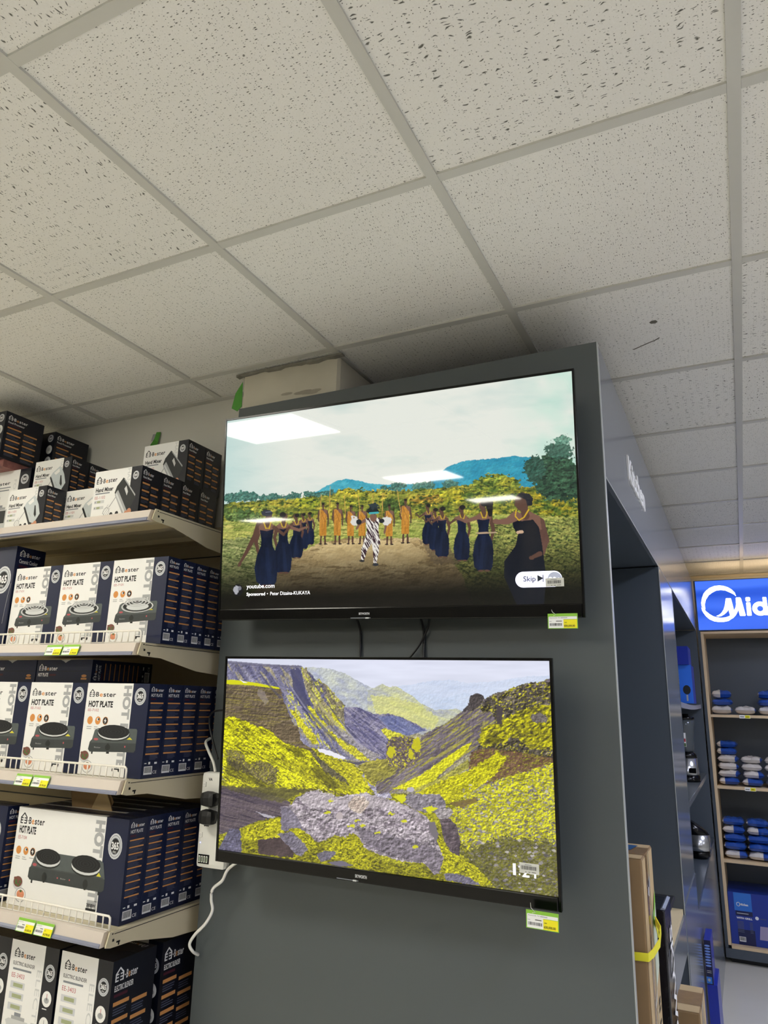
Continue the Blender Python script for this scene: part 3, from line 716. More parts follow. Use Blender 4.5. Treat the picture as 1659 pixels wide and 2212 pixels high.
for k in range(5): carton('double', -1.541, 1.603 + k * .0735, z4, '%s box of the row of wide double plate boxes' % ORD[k], 'double hot plate boxes')
carton('double', -2.008, 1.585, z4, 'navy edge of the wide double plate box left of the scuffed white one', 'double hot plate boxes')
# open cardboard flap standing up behind the scuffed box
fl = MB(); fl.prism([(-1.86, C - .325), (-1.71, C - .325), (-1.695, C - .30), (-1.735, C - .245), (-1.87, C - .225), (-1.885, C - .24)], 'y', 1.690, 1.6925, M['card']); fl.prism([(-1.775, C - .325), (-1.69, C - .325), (-1.735, C - .245)], 'y', 1.684, 1.6865, M['cardl'])
tag(fl.build('cardboard_flap'), 'torn brown cardboard flap sticking up behind the scuffed double plate box', 'cardboard')
for k in range(2): carton('blender', -1.552 , 1.612 + k * .185, z5, 'black electric blender box at the right end of the bottom shelf, %s one' % ('front' if k == 0 else 'rear'), 'electric blender boxes')
carton('blender', -1.752, 1.612, z5, 'black and white electric blender box, middle of three faces on the bottom shelf', 'electric blender boxes')
carton('blender', -1.944, 1.612, z5, 'black electric blender box at the left picture edge, bottom shelf', 'electric blender boxes')
# top shelf
for k in range(4): carton('mixer_black', -1.642, 1.602 + k * .0925, z1, '%s box of the lower row of black hand mixer boxes' % ORD[k], 'black hand mixer boxes')
for k in range(2): carton('mixer_black', -1.662, 1.820 + k * .0925, z1 + .1665, 'black hand mixer box stacked in the upper layer at the right, %s' % ('front one' if k == 0 else 'rear one'), 'black hand mixer boxes')
carton('mixer_white', -2.068, 1.600, z1, 'white hand mixer box at the front left of the top shelf, lowest layer', 'white hand mixer boxes')
carton('mixer_white', -1.882, 1.684, z1, 'white hand mixer box half hidden behind the big black mixer box', 'white hand mixer boxes')
for k in range(3): carton('mixer_white', -2.110, 1.700 + k * .0805, z1, 'white hand mixer box hidden under the upper layer at left, %s one' % ('front', 'second', 'rear')[k], 'white hand mixer boxes')
for k in range(3): carton('mixer_white', -2.108, 1.716 + k * .0805, z1 + .1475, 'white hand mixer box in the upper layer at left, %s one' % ('front', 'second', 'rear')[k], 'white hand mixer boxes')
carton('processor', -2.312, 1.712, z1, 'tall white food processor box at the far left of the top shelf')
m = MB(); m.box(-2.66, -2.405, 1.66, 1.86, z1 + .2765, z1 + .3052, mat('patterned_red_board', '8c5a54', .6, var=.7, vscale=40)); tag(m.build('gift_box'), 'flat reddish patterned box between the food processor boxes at top left', 'box')
carton('tall_dark', -2.400, 1.636, z1 + .3055, 'big dark food processor box, highest at the far left near the ceiling', 'dark food processor boxes')
m = MB(); m.box(-2.62, -2.42, 1.986, 1.997, z1, z1 + .2935, M['darkside']); 
tag(m.build('storage_box'), 'thin dark box against the wall behind the food processor box', 'box')
carton('tall_dark', -2.384, 1.846, z1 + .294, 'big dark food processor box behind the highest one, closer to the wall', 'dark food processor boxes')

# scraps of green tape
gt = mat('green_masking_tape', '4f9a35', .5, var=.15, vscale=60)
m = MB(); m.add([(-2.058, 2.034, C + .985), (-2.030, 2.030, C + .955), (-2.010, 2.026, C + .985), (-2.004, 2.030, C + 1.032), (-2.030, 2.033, C + 1.036), (-2.034, 2.028, C + 1.005)], [(0, 1, 2, 5), (2, 3, 4, 5)], gt); m.prism([(-2.058, C + 1.0), (-2.038, C + 1.005), (-2.034, C + 1.03), (-2.05, C + 1.03)], 'y', 2.0352, 2.0362, M['greyp'])
tag(m.build('tape_strip'), 'twisted scrap of green tape on the back wall above the mixer boxes', 'tape')
m = MB(); m.prism([(-1.540, C + 1.0), (-1.528, C + 1.055), (-1.500, C + 1.095), (-1.496, C + 1.0), (-1.515, C + .985)], 'y', 1.886, 1.8875, gt)
tag(m.build('tape_strip'), 'green tape on the left edge of the plastered column', 'tape')
# ================================================================== pictures shown on the screens, computed here
def hsh(ix, iy, s):
    v = np.sin(ix * 127.1 + iy * 311.7 + s * 74.7) * 43758.5453
    return v - np.floor(v)
def vnoise(x, y, s=0):
    ix = np.floor(x); iy = np.floor(y); fx = x - ix; fy = y - iy; fx = fx * fx * (3 - 2 * fx); fy = fy * fy * (3 - 2 * fy)
    return (hsh(ix, iy, s) * (1 - fx) + hsh(ix + 1, iy, s) * fx) * (1 - fy) + (hsh(ix, iy + 1, s) * (1 - fx) + hsh(ix + 1, iy + 1, s) * fx) * fy
def fbm(x, y, s=0, o=4):
    t = 0; a = .5; n = 0
    for k in range(o): t = t + a * vnoise(x * 2 ** k, y * 2 ** k, s + k * 13); n += a; a *= .55
    return t / n
def rgb(h): return np.array([int(h[i:i + 2], 16) for i in (0, 2, 4)], float) / 255

class Paint:
    """picture canvas addressed through the four corners of the visible screen"""
    def __init__(s, W, H, cor):
        s.W, s.H = W, H; A = []; B = []
        for (u, v), (x, y) in zip(((0, 0), (1, 0), (1, 1), (0, 1)), cor):
            A += [[x, y, 1, 0, 0, 0, -u * x, -u * y], [0, 0, 0, x, y, 1, -v * x, -v * y]]; B += [u, v]
        s.h = np.append(np.linalg.solve(np.array(A, float), np.array(B, float)), 1).reshape(3, 3); s.hi = np.linalg.inv(s.h)
        j, i = np.mgrid[0:H, 0:W]; u = i / (W - 1); v = j / (H - 1)
        q = np.stack([u, v, np.ones_like(u)], -1) @ s.hi.T
        s.x = q[..., 0] / q[..., 2]; s.y = q[..., 1] / q[..., 2]; s.img = np.zeros((H, W, 3)); s.u, s.v = u, v
        s.jx = (fbm(s.x / 9, s.y / 9, 3, 2) - .5); s.jy = (fbm(s.x / 9, s.y / 9, 8, 2) - .5)
    def mask(s, pts, rough=0):
        pts = np.array(pts, float); q = np.c_[pts, np.ones(len(pts))] @ s.h.T; q = q[:, :2] / q[:, 2:]
        m_ = rough + 3
        i0, i1 = max(0, int(q[:, 0].min() * s.W) - m_ - 2), min(s.W, int(q[:, 0].max() * s.W) + m_ + 3); j0, j1 = max(0, int(q[:, 1].min() * s.H) - m_ - 2), min(s.H, int(q[:, 1].max() * s.H) + m_ + 3)
        if i1 <= i0 or j1 <= j0: return None
        sl = (slice(j0, j1), slice(i0, i1)); X = s.x[sl] + s.jx[sl] * rough * 2; Y = s.y[sl] + s.jy[sl] * rough * 2; ins = np.zeros(X.shape, bool); n = len(pts)
        for k in range(n):
            x1, y1 = pts[k]; x2, y2 = pts[(k + 1) % n]
            if y1 == y2: continue
            c = ((y1 > Y) != (y2 > Y)) & (X < (x2 - x1) * (Y - y1) / (y2 - y1) + x1); ins ^= c
        return sl, ins
    def put(s, sl, ins, col, a=1.0):
        X, Y = s.x[sl], s.y[sl]; c = col(X, Y) if callable(col) else (rgb(col) if isinstance(col, str) else np.array(col)) * np.ones(X.shape + (3,))
        w_ = (ins * a)[..., None] if not isinstance(a, np.ndarray) else (ins * a)[..., None]
        s.img[sl] = s.img[sl] * (1 - w_) + c * w_
    def poly(s, pts, col, a=1.0, rough=0):
        r = s.mask(pts, rough)
        if r: s.put(r[0], r[1], col, a)
    def ell(s, cx, cy, rx, ry, col, a=1.0, rough=0, rot=0):
        c, sn = math.cos(rot), math.sin(rot)
        s.poly([(cx + rx * math.cos(t) * c - ry * math.sin(t) * sn, cy + rx * math.cos(t) * sn + ry * math.sin(t) * c) for t in np.linspace(0, 2 * math.pi, 18)[:-1]], col, a, rough)
    def limb(s, pts, w, col, a=1.0):
        w = w if isinstance(w, (list, tuple)) else [w] * len(pts); L = []; R = []
        for k, p in enumerate(pts):
            p0 = pts[max(0, k - 1)]; p1 = pts[min(len(pts) - 1, k + 1)]; d = np.array(p1, float) - p0; d /= np.hypot(*d) + 1e-9; n_ = np.array([-d[1], d[0]]) * w[k] / 2
            L.append(tuple(np.array(p) + n_)); R.append(tuple(np.array(p) - n_))
        s.poly(L + R[::-1], col, a)
        for p, q in zip(pts, w):
            if q > 5: s.ell(p[0], p[1], q / 2, q / 2, col, a)

def tx(c1, c2, sx, sy, rot=0, thr=None, soft=.30, seed=0, c3=None, o=4, g=.24, rs=1.0):
    """texture: blend of two colours by noise stretched sx, sy and turned by rot degrees"""
    c1, c2 = rgb(c1), rgb(c2); ca, sa = math.cos(math.radians(rot)), math.sin(math.radians(rot))
    def f(X, Y):
        x = (X * ca + Y * sa) / sx; y = (-X * sa + Y * ca) / sy; n = fbm(x, y, seed, o)
        if thr is not None: n = np.clip((n - thr) / soft + .5, 0, 1)
        else: n = np.clip((n - .5) * 1.7 + .5, 0, 1)
        c = c1 + (c2 - c1) * n[..., None]
        if c3 is not None:
            k = np.clip((fbm(x * 2.3, y * 2.3, seed + 5, 3) - .56) / .10, 0, 1)[..., None]; c = c * (1 - k) + rgb(c3) * k
        d = (fbm(X / 9 / rs, Y / 8 / rs, seed + 9, 4) - fbm(X / 9 / rs + .24, Y / 8 / rs + .32, seed + 9, 4))[..., None] * g * 5.5 + (fbm(X / 60, Y / 40, seed + 19, 2) - .5)[..., None] * g * .9
        return np.clip(c * (1 + d), 0, 1)
    return f

def village():
    P = Paint(900, 506, [(40, 262), (1532, 42), (1578, 1082), (16, 1088)]); X, Y = P.x, P.y
    n = fbm(X / 260, Y / 90, 2, 4)
    c = rgb('e3e6dd') + (rgb('b9cfca') - rgb('e3e6dd')) * np.clip((n - .45) * 1.6, 0, 1)[..., None]
    lt = np.clip((330 - X) / 330, 0, 1) ** 1.2; c = c + (rgb('a9cfcd') - c) * (lt * .65)[..., None]
    rt = np.clip((X - 1200) / 330, 0, 1) ** 1.4 * np.clip((fbm(X / 140, Y / 100, 7, 3) - .2) * 1.6, 0, 1); c = c + (rgb('9fdcc6') - c) * (rt * .8)[..., None]
    P.img[:] = c
    teal = tx('2f93ad', '54b3c2', 30, 20, 0, seed=3, g=.06)
    P.poly([(400, 582), (432, 570), (470, 548), (510, 528), (548, 520), (580, 524), (620, 532), (660, 542), (720, 546), (780, 542), (860, 545), (930, 540), (960, 600), (400, 605)], teal, rough=3)
    P.poly([(900, 540), (925, 512), (960, 490), (1000, 462), (1045, 448), (1080, 440), (1130, 436), (1180, 434), (1230, 427), (1280, 421), (1310, 427), (1350, 426), (1400, 440), (1400, 600), (900, 600)], tx('2388a8', '3aa2ba', 30, 20, 0, seed=4, g=.06), rough=3)
    for x, y, r in [(60, 600, 34), (110, 592, 38), (150, 596, 30), (205, 602, 26), (235, 596, 26), (275, 602, 22), (310, 596, 24), (335, 590, 24), (385, 584, 18), (400, 590, 24), (440, 588, 22), (480, 582, 24), (770, 556, 30), (790, 550, 22), (900, 552, 34), (860, 556, 30), (1000, 545, 34), (720, 566, 26)]:
        P.ell(x, y, r, r * .62, tx('2d5a55', '5c8b7a', 8, 6, 0, seed=int(x)), rough=10)
    bush = tx('5c6c2a', 'b3a63e', 40, 18, 0, seed=11, c3='3a4f24', rs=1.8)
    P.poly([(0, 625), (180, 612), (330, 605), (480, 590), (600, 572), (700, 575), (830, 570), (980, 560), (1100, 545), (1300, 560), (1600, 560), (1600, 760), (0, 760)], bush, rough=9)
    for x, y, rx, ry, a, b in [(380, 625, 55, 26, '5f7a25', 'c0b238'), (600, 600, 70, 38, '42551f', 'b5b03c'), (700, 590, 60, 22, '8f9436', 'cdb545'), (560, 585, 60, 22, '7d8a30', 'd0b83c'), (1000, 600, 80, 36, '7f8a2c', 'd6ba38'), (1200, 545, 110, 42, '4a6a30', 'b8b13a'), (1160, 600, 110, 44, '3f5a22', 'a8a638'), (1320, 600, 90, 40, '5a6d24', 'c8ae30'), (1450, 640, 90, 46, '3f5d28', 'bba22c'), (900, 615, 70, 26, '86612f', 'b9a63a'), (760, 640, 60, 30, '2f4a26', '7c8f3c'), (50, 660, 60, 24, '37532f', '6f7a34'), (110, 690, 75, 34, '3b5a33', '7d9350'), (170, 710, 60, 24, '4d6b3c', '93a55e'), (200, 650, 60, 20, '7f8c3c', 'b9a845')]:
        P.ell(x, y, rx, ry, tx(a, b, 34, 16, 0, seed=int(x + y), c3='34481f', g=.26, rs=1.8), rough=14)
    for k in range(3): P.ell(1450 + 22 * k, 480 + 42 * k, 118, 62, tx('20402f', '44684c', 30, 16, 0, seed=40 + k, c3='162c24', rs=1.6), rough=26)
    P.ell(1480, 400, 60, 42, tx('27483c', '3f6a58', 10, 7, 0, seed=47), a=.9, rough=24); P.ell(1490, 350, 38, 22, tx('3b6a58', '7fae97', 8, 6, 0, seed=48), a=.85, rough=16); P.ell(1370, 480, 50, 60, tx('24463a', '3b6456', 10, 8, seed=49), rough=18)
    grass = tx('8d9a4a', 'c6bd68', 60, 12, 4, seed=21, c3='6f7d38', g=.14)
    P.poly([(0, 705), (300, 690), (450, 700), (850, 700), (1000, 690), (1200, 680), (1600, 700), (1600, 1100), (0, 1100)], grass, rough=7)
    P.poly([(0, 790), (220, 760), (420, 790), (330, 860), (200, 960), (0, 1100)], tx('74804a', 'a9a870', 34, 9, 10, seed=22, c3='525e34', g=.16), rough=9)
    P.poly([(1180, 720), (1600, 700), (1600, 1100), (900, 1100), (1000, 900)], tx('6c7a3e', 'a8a458', 26, 9, 12, seed=23, c3='3d4a28', g=.24, rs=1.2), rough=9)
    P.poly([(440, 796), (560, 784), (860, 782), (930, 820), (1010, 880), (1060, 960), (1100, 1100), (80, 1100), (200, 980), (300, 880)], tx('a88f62', 'cbb585', 80, 18, -3, seed=25, c3='927c54', g=.09), rough=8)
    P.poly([(470, 802), (640, 790), (820, 800), (900, 850), (860, 900), (520, 900), (400, 870)], tx('c6ac78', 'dcc592', 60, 15, 0, seed=26, g=.06), a=.7, rough=12)
    P.poly([(860, 790), (1000, 830), (1050, 900), (930, 900), (900, 840)], tx('6c5b45', '8c7a5c', 16, 8, seed=27, g=.12), a=.75, rough=9)
    # video caption shade at the foot of the picture
    P.img *= (1 - .93 * np.clip((P.v - .70) / .25, 0, 1) ** 1.1)[..., None]
    P.img += np.clip((P.v - .93) / .07, 0, 1)[..., None] * .03
    skin, sk2 = '5a4036', '7b5a4c'
    def man(x, yt, yb, stick=None, lean=0):
        h = yb - yt; w_ = h * .19
        P.limb([(x - w_ * .22, yt + h * .72), (x - w_ * .28, yb)], w_ * .22, skin); P.limb([(x + w_ * .22, yt + h * .72), (x + w_ * .26, yb)], w_ * .22, skin)
        P.ell(x - w_ * .34, yb, w_ * .22, h * .016, '2e2826'); P.ell(x + w_ * .34, yb, w_ * .22, h * .016, '2e2826')
        P.limb([(x - w_ * .48, yt + h * .20), (x - w_ * .62, yt + h * .38), (x - w_ * .4, yt + h * .50)], [w_ * .24, w_ * .2, w_ * .15], skin); P.limb([(x + w_ * .48, yt + h * .20), (x + w_ * .64, yt + h * .38), (x + w_ * .60, yt + h * .55)], [w_ * .24, w_ * .2, w_ * .15], skin)
        P.poly([(x - w_ * .5, yt + h * .18), (x, yt + h * .14), (x + w_ * .52, yt + h * .18), (x + w_ * .45, yt + h * .4), (x - w_ * .45, yt + h * .4)], sk2)
        P.poly([(x - w_ * .42, yt + h * .17), (x - w_ * .1, yt + h * .17), (x + w_ * .44, yt + h * .30), (x + w_ * .44, yt + h * .55), (x + w_ * .42, yt + h * .80), (x - w_ * .46, yt + h * .80), (x - w_ * .46, yt + h * .45)], tx('b0762a', 'cf9440', 5, 40, 6, seed=int(x), g=.05))
        P.limb([(x - w_ * .3, yt + h * .2), (x + w_ * .3, yt + h * .48)], 1.6, '7c4f1d'); P.limb([(x - w_ * .1, yt + h * .5), (x, yt + h * .78)], 1.4, '8b5a22')
        P.ell(x, yt + h * .07, h * .034, h * .055, skin); P.ell(x, yt + h * .03, h * .036, h * .028, '1f1b1b'); P.limb([(x, yt + h * .12), (x, yt + h * .17)], h * .035, skin)
        if stick: P.limb([stick[0], stick[1]], 2.6, 'c9a24f')
    man(620, 634, 806, ((602, 592), (612, 680))); man(452, 624, 806, ((444, 588), (436, 722))); man(514, 622, 806, ((482, 552), (478, 690))); man(571, 634, 806, ((543, 590), (548, 690)))
    man(737, 632, 810, ((708, 582), (706, 690))); man(807, 608, 804, ((770, 570), (790, 690))); P.limb([(664, 585), (668, 640)], 2.4, 'c9a24f')
    navy = lambda s_: tx('0a1226', '16233f', 16, 60, 0, seed=s_, g=.04)
    def woman(x, yt, yb, d=1, arm=0, bulge=1.0, low=0):
        """d = +1 faces right"""
        h = yb - yt; w_ = h * .25; sh = yt + h * .22
        P.limb([(x - d * w_ * .36, sh + h * .03), (x - d * w_ * .56, yt + h * .42), (x - d * w_ * .40, yt + h * .60)], [w_ * .26, w_ * .20, w_ * .14], skin)
        P.poly([(x - w_ * .42, sh), (x - w_ * .1, yt + h * .16), (x + w_ * .1, yt + h * .16), (x + w_ * .42, sh), (x + w_ * .36, yt + h * .32), (x - w_ * .38, yt + h * .32)], sk2)
        b = bulge; P.poly([(x - w_ * .36, yt + h * .27), (x, yt + h * .285), (x + w_ * .34, yt + h * .26), (x + w_ * .27, yt + h * .40), (x + w_ * .30, yt + h * .48), (x + w_ * .50 * b, yt + h * .60), (x + w_ * .56 * b, yt + h * .74), (x + w_ * .50, yb - h * .05), (x + w_ * .38, yb), (x + w_ * .05, yb - h * .012), (x - w_ * .30, yb), (x - w_ * .52, yb - h * .05), (x - w_ * .60 * b, yt + h * .78), (x - w_ * .50, yt + h * .60), (x - w_ * .30, yt + h * .48), (x - w_ * .28, yt + h * .40)], navy(int(x)))
        P.poly([(x - w_ * .10 * d, yt + h * .5), (x + w_ * .08 * d, yt + h * .5), (x + w_ * .28 * d, yb - h * .02), (x + w_ * .05 * d, yb - h * .02)], '1b2a4a', a=.45); P.ell(x - w_ * .15, yb + h * .006, w_ * .16, h * .014, skin); P.ell(x + w_ * .2, yb + h * .004, w_ * .16, h * .014, skin)
        if arm == 0: P.limb([(x + d * w_ * .38, sh + h * .02), (x + d * w_ * .85, yt + h * .33), (x + d * w_ * 1.15, yt + h * .24)], [w_ * .22, w_ * .17, w_ * .13], skin)
        if arm == 1: P.limb([(x + d * w_ * .40, sh + h * .03), (x + d * w_ * 1.0, yt + h * .30), (x + d * w_ * 1.5, yt + h * .25)], [w_ * .24, w_ * .20, w_ * .12], sk2); P.ell(x + d * w_ * 1.52, yt + h * .25, w_ * .09, w_ * .07, sk2)
        P.limb([(x + d * w_ * .02, yt + h * .12), (x, yt + h * .20)], w_ * .26, skin); P.ell(x + d * w_ * .10, yt + h * .075, h * .042, h * .060, skin)
        P.ell(x - d * w_ * .04, yt + h * .045, h * .052, h * .046, '1b1a1d'); P.limb([(x - w_ * .16, yt + h * .17), (x - w_ * .05, yt + h * .25), (x + w_ * .12, yt + h * .25), (x + w_ * .2, yt + h * .17)], w_ * .07, 'c5a52f')
    woman(905, 632, 812, -1, 0); woman(936, 650, 838, -1, 0); woman(966, 644, 868, -1, 0); woman(1052, 638, 884, -1, 0)
    woman(1146, 618, 930, -1, 1); P.limb([(1118, 764), (1200, 762)], 7, 'b59c80'); P.poly([(1150, 620), (1188, 622), (1184, 690), (1168, 690)], '17161a')
    woman(395, 664, 808, -1, 0); woman(368, 668, 826, -1, 0); woman(338, 670, 866, -1, 0, 1.2); woman(282, 664, 930, 1, 1)
    # nearest woman at the left and at the right
    P.limb([(182, 708), (160, 770), (124, 842), (100, 884)], [26, 20, 15, 10], skin); P.ell(97, 892, 7, 12, skin, rot=.5); woman(212, 652, 985, 1, 0, 1.05); P.ell(212, 668, 24, 14, '2d3240'); P.limb([(205, 664), (232, 662)], 3, '8b90a0')
    P.limb([(1340, 690), (1392, 720), (1416, 800), (1400, 856), (1372, 868)], [46, 44, 36, 26, 20], tx('5a4038', '6a4c42', 30, 60, seed=2, g=.03)); P.poly([(1275, 690), (1330, 664), (1392, 690), (1400, 750), (1290, 760)], sk2)
    P.poly([(1272, 700), (1310, 712), (1362, 706), (1388, 740), (1402, 820), (1420, 960), (1410, 1082), (1290, 1082), (1236, 960), (1236, 890), (1286, 820), (1296, 770), (1275, 740)], tx('0c1220', '212227', 90, 200, seed=5, g=.03)); P.limb([(1285, 690), (1250, 712), (1205, 716)], [44, 30, 20], sk2); P.ell(1200, 712, 15, 11, sk2)
    P.ell(1314, 626, 32, 42, skin); P.poly([(1286, 632), (1278, 640), (1290, 648)], skin); P.poly([(1290, 598), (1310, 586), (1345, 590), (1362, 612), (1358, 642), (1338, 646), (1330, 616)], '20222b', rough=2); P.limb([(1322, 654), (1330, 690)], 34, skin)
    P.limb([(1288, 664), (1284, 690), (1300, 708), (1322, 696), (1344, 660)], 6, 'd2ab2f'); P.limb([(1296, 762), (1314, 760)], 14, 'c9a98c'); P.limb([(1392, 858), (1362, 872)], [22, 16], skin); P.ell(1356, 876, 12, 9, skin)
    # dancer in striped cloth with a feathered head-dress
    zebra = tx('e5e0d8', '3a2430', 26, 3.2, 62, thr=.5, soft=.05, seed=6, g=.05, o=2)
    P.limb([(652, 790), (630, 830), (622, 880)], [34, 26, 13], zebra); P.limb([(676, 790), (680, 840), (676, 890)], [34, 26, 13], zebra); P.ell(620, 882, 12, 5, '2c2c2e'); P.ell(678, 899, 13, 7, '30343a')
    P.limb([(640, 700), (610, 716), (596, 740)], [16, 12, 8], sk2); P.limb([(694, 698), (724, 720), (716, 760)], [16, 12, 8], sk2); P.poly([(634, 694), (696, 692), (690, 748), (700, 812), (664, 806), (626, 808), (640, 748)], zebra)
    P.ell(588, 706, 17, 22, 'd8d6cf', rough=8); P.ell(726, 706, 20, 18, 'd8d6cf', rough=8); P.ell(606, 710, 12, 12, '1d2228'); P.ell(704, 706, 12, 10, '1d2228')
    P.ell(668, 690, 15, 20, sk2); P.ell(666, 660, 28, 20, '0e1d24', rough=12); P.ell(668, 640, 20, 14, '24343c', rough=12); P.limb([(652, 672), (688, 670)], 8, '3fa5ad')
    # channel picture next to the caption
    P.ell(90, 1005, 22, 27, '15161a'); P.ell(84, 1004, 12, 18, 'a9aab0', rough=5); P.ell(98, 998, 8, 10, '7b7c84', rough=4)
    return P.img

def valley():
    P = Paint(820, 466, [(176, 44), (1515, 52), (1560, 1062), (132, 862)]); X, Y = P.x, P.y
    t = np.clip((Y - 40) / 200, 0, 1)[..., None]; n = (fbm(X / 220, Y / 30, 3, 3) - .5)[..., None] * .10
    P.img[:] = np.clip(rgb('d9dcee') * (1 - t) + rgb('e6eafa') * t + n, 0, 1)
    MO = 'd8d820'
    P.poly([(100, 330), (1700, 330), (1700, 1200), (100, 1200)], tx('8a8578', 'b0aa84', 30, 12, 20, seed=70), rough=2)
    P.poly([(100, 560), (800, 620), (1200, 620), (1700, 560), (1700, 1300), (100, 1300)], tx('8c8920', 'b9b62a', 22, 10, 15, seed=71, c3='5a5824'), rough=2)
    P.poly([(820, 170), (900, 160), (1010, 140), (1100, 132), (1180, 146), (1300, 138), (1420, 118), (1600, 110), (1600, 320), (820, 320)], tx('c2cfe8', 'd2dcf0', 80, 18, seed=1, g=.04), a=.75, rough=3)
    P.poly([(880, 215), (1000, 195), (1090, 210), (1165, 185), (1215, 210), (1180, 290), (880, 330)], tx('bccbe4', 'd4ddef', 50, 14, seed=2, g=.05), a=.8, rough=3)
    P.poly([(470, 82), (540, 80), (600, 86), (660, 104), (720, 138), (780, 170), (830, 190), (900, 260), (960, 320), (470, 330)], tx('a9aec4', 'd0d4c4', 44, 20, 35, seed=3, g=.08), rough=3)
    P.poly([(760, 180), (800, 160), (825, 152), (850, 166), (876, 158), (905, 176), (940, 196), (980, 232), (1040, 262), (1130, 255), (1160, 270), (1100, 330), (1000, 370), (760, 300)], tx('a6a9b8', 'd6d8a0', 50, 16, 18, seed=4, g=.08), rough=3)
    P.poly([(770, 200), (880, 210), (980, 240), (1060, 300), (1040, 340), (900, 330), (800, 290)], tx('c9cc7a', 'e0dc86', 30, 8, 20, seed=41, g=.1), a=.7, rough=8)
    # the long left wall of the gorge: bands of violet scree and lit moss running down to the right
    P.poly([(170, 60), (230, 62), (300, 70), (400, 74), (480, 72), (520, 100), (560, 160), (600, 200), (640, 240), (670, 290), (660, 420), (760, 490), (600, 460), (440, 420), (170, 420)], tx('575676', '9a97ac', 20, 130, -32, seed=5, c3='a09882', g=.18), rough=5)
    P.poly([(170, 52), (330, 66), (480, 74), (480, 82), (330, 78), (170, 64)], '6c6a80', a=.8)
    P.poly([(440, 90), (476, 82), (490, 120), (500, 190), (520, 240), (556, 320), (520, 300), (470, 230), (450, 170)], '4a4a6c', a=.85, rough=5)
    for pts, c_, a_ in [([(400, 150), (440, 180), (470, 230), (540, 330), (600, 420), (630, 470), (560, 440), (480, 340), (420, 240)], ('77758e', '908da4'), 1), ([(480, 80), (505, 84), (530, 140), (560, 200), (610, 260), (640, 330), (600, 330), (540, 260), (505, 180)], ('7b7460', 'b5a980'), 1), ([(560, 150), (585, 150), (625, 200), (665, 240), (672, 330), (690, 350), (640, 320), (600, 250)], ('6e6658', 'a8a07c'), 1), ([(540, 140), (556, 130), (585, 165), (590, 195), (555, 200)], ('6a6472', '8f8880'), 1)]: P.poly(pts, tx(c_[0], c_[1], 14, 40, -32, seed=len(pts), c3='c7c455'), rough=6)
    P.poly([(660, 250), (720, 250), (790, 280), (850, 278), (900, 290), (960, 320), (1010, 350), (920, 370), (880, 400), (840, 470), (780, 480), (700, 380), (665, 330)], tx('625f86', 'a8a2b2', 70, 10, 38, seed=6, c3='5c5a7c', g=.14), rough=4)
    P.poly([(800, 290), (880, 285), (1005, 350), (920, 372), (860, 350)], tx('5c6290', '8a8fb2', 50, 7, 32, seed=7, g=.12), rough=3)
    P.poly([(815, 345), (830, 338), (920, 372), (880, 400), (850, 392)], tx('c7c340', 'e0da50', 20, 6, 30, seed=8), rough=5)
    P.poly([(600, 350), (640, 340), (720, 400), (780, 440), (820, 455), (760, 485), (700, 480), (640, 420)], tx('8d8894', 'a29c98', 24, 8, 38, seed=9), rough=4)
    for pts in ([(432, 255), (450, 260), (490, 310), (540, 370), (560, 410), (530, 410), (470, 330)], [(560, 320), (580, 330), (640, 380), (720, 430), (770, 480), (730, 480), (650, 420), (590, 360)], [(610, 260), (640, 300), (665, 330), (672, 352), (640, 340), (615, 300)], [(505, 240), (530, 250), (560, 300), (600, 330), (560, 340), (520, 290)]): P.poly(pts, tx('cfc82c', 'e8e03c', 14, 8, 35, seed=len(pts) + 3, c3='9a9448'), a=.95, rough=6)
    # near left cliff, banded brown rock under bright moss
    P.poly([(160, 140), (260, 146), (395, 170), (412, 230), (440, 300), (470, 380), (495, 410), (560, 450), (640, 500), (720, 560), (800, 610), (700, 640), (560, 600), (420, 560), (160, 560)], tx('514639', '83745f', 90, 6, 5, seed=10, c3='867a46', g=.2), rough=5)
    P.poly([(160, 135), (200, 134), (290, 146), (390, 166), (392, 174), (280, 158), (160, 152)], MO); P.poly([(222, 130), (240, 140), (262, 148), (240, 146)], 'f4f4f4')
    P.poly([(156, 300), (200, 290), (270, 320), (330, 340), (380, 372), (420, 410), (470, 420), (520, 440), (600, 500), (690, 560), (800, 612), (700, 630), (560, 600), (330, 590), (200, 600), (150, 560)], tx('86841f', 'dcd922', 40, 9, 32, thr=.38, soft=.4, seed=12, c3='6f6a28'), rough=8)
    P.poly([(300, 170), (330, 185), (345, 230), (330, 240), (300, 200)], '9a8f8c', a=.6, rough=5); P.poly([(350, 330), (470, 330), (480, 395), (420, 405), (370, 370)], tx('5b4e3e', '85765c', 80, 3.4, 4, seed=13), rough=4)
    P.poly([(170, 430), (230, 440), (260, 500), (310, 480), (385, 510), (370, 590), (320, 570), (270, 540), (220, 520), (180, 500)], tx('5a5240', '8d8452', 14, 8, 60, seed=14, c3='a8a32c'), rough=10)
    P.poly([(520, 440), (560, 440), (640, 520), (690, 590), (660, 610), (590, 540)], tx('5c5848', '746c50', 10, 30, -35, seed=15), rough=5)
    P.poly([(560, 520), (640, 560), (720, 600), (640, 612), (560, 590), (470, 540), (380, 480), (470, 480)], tx('9a9620', 'c9c426', 26, 8, 33, seed=16, c3='5f5c26'), a=.8, rough=8)
    # valley floor, snow and stream
    P.poly([(520, 420), (600, 450), (700, 490), (780, 560), (810, 600), (700, 580), (620, 520), (560, 470)], tx('b8b12a', 'd6d02e', 34, 8, 30, seed=17, c3='7c7830'), rough=5)
    P.poly([(545, 425), (600, 436), (665, 462), (665, 474), (610, 462), (560, 442)], 'eceaf4', rough=4); P.poly([(600, 470), (700, 485), (760, 480), (720, 498), (660, 482)], '4d4a64', a=.8)
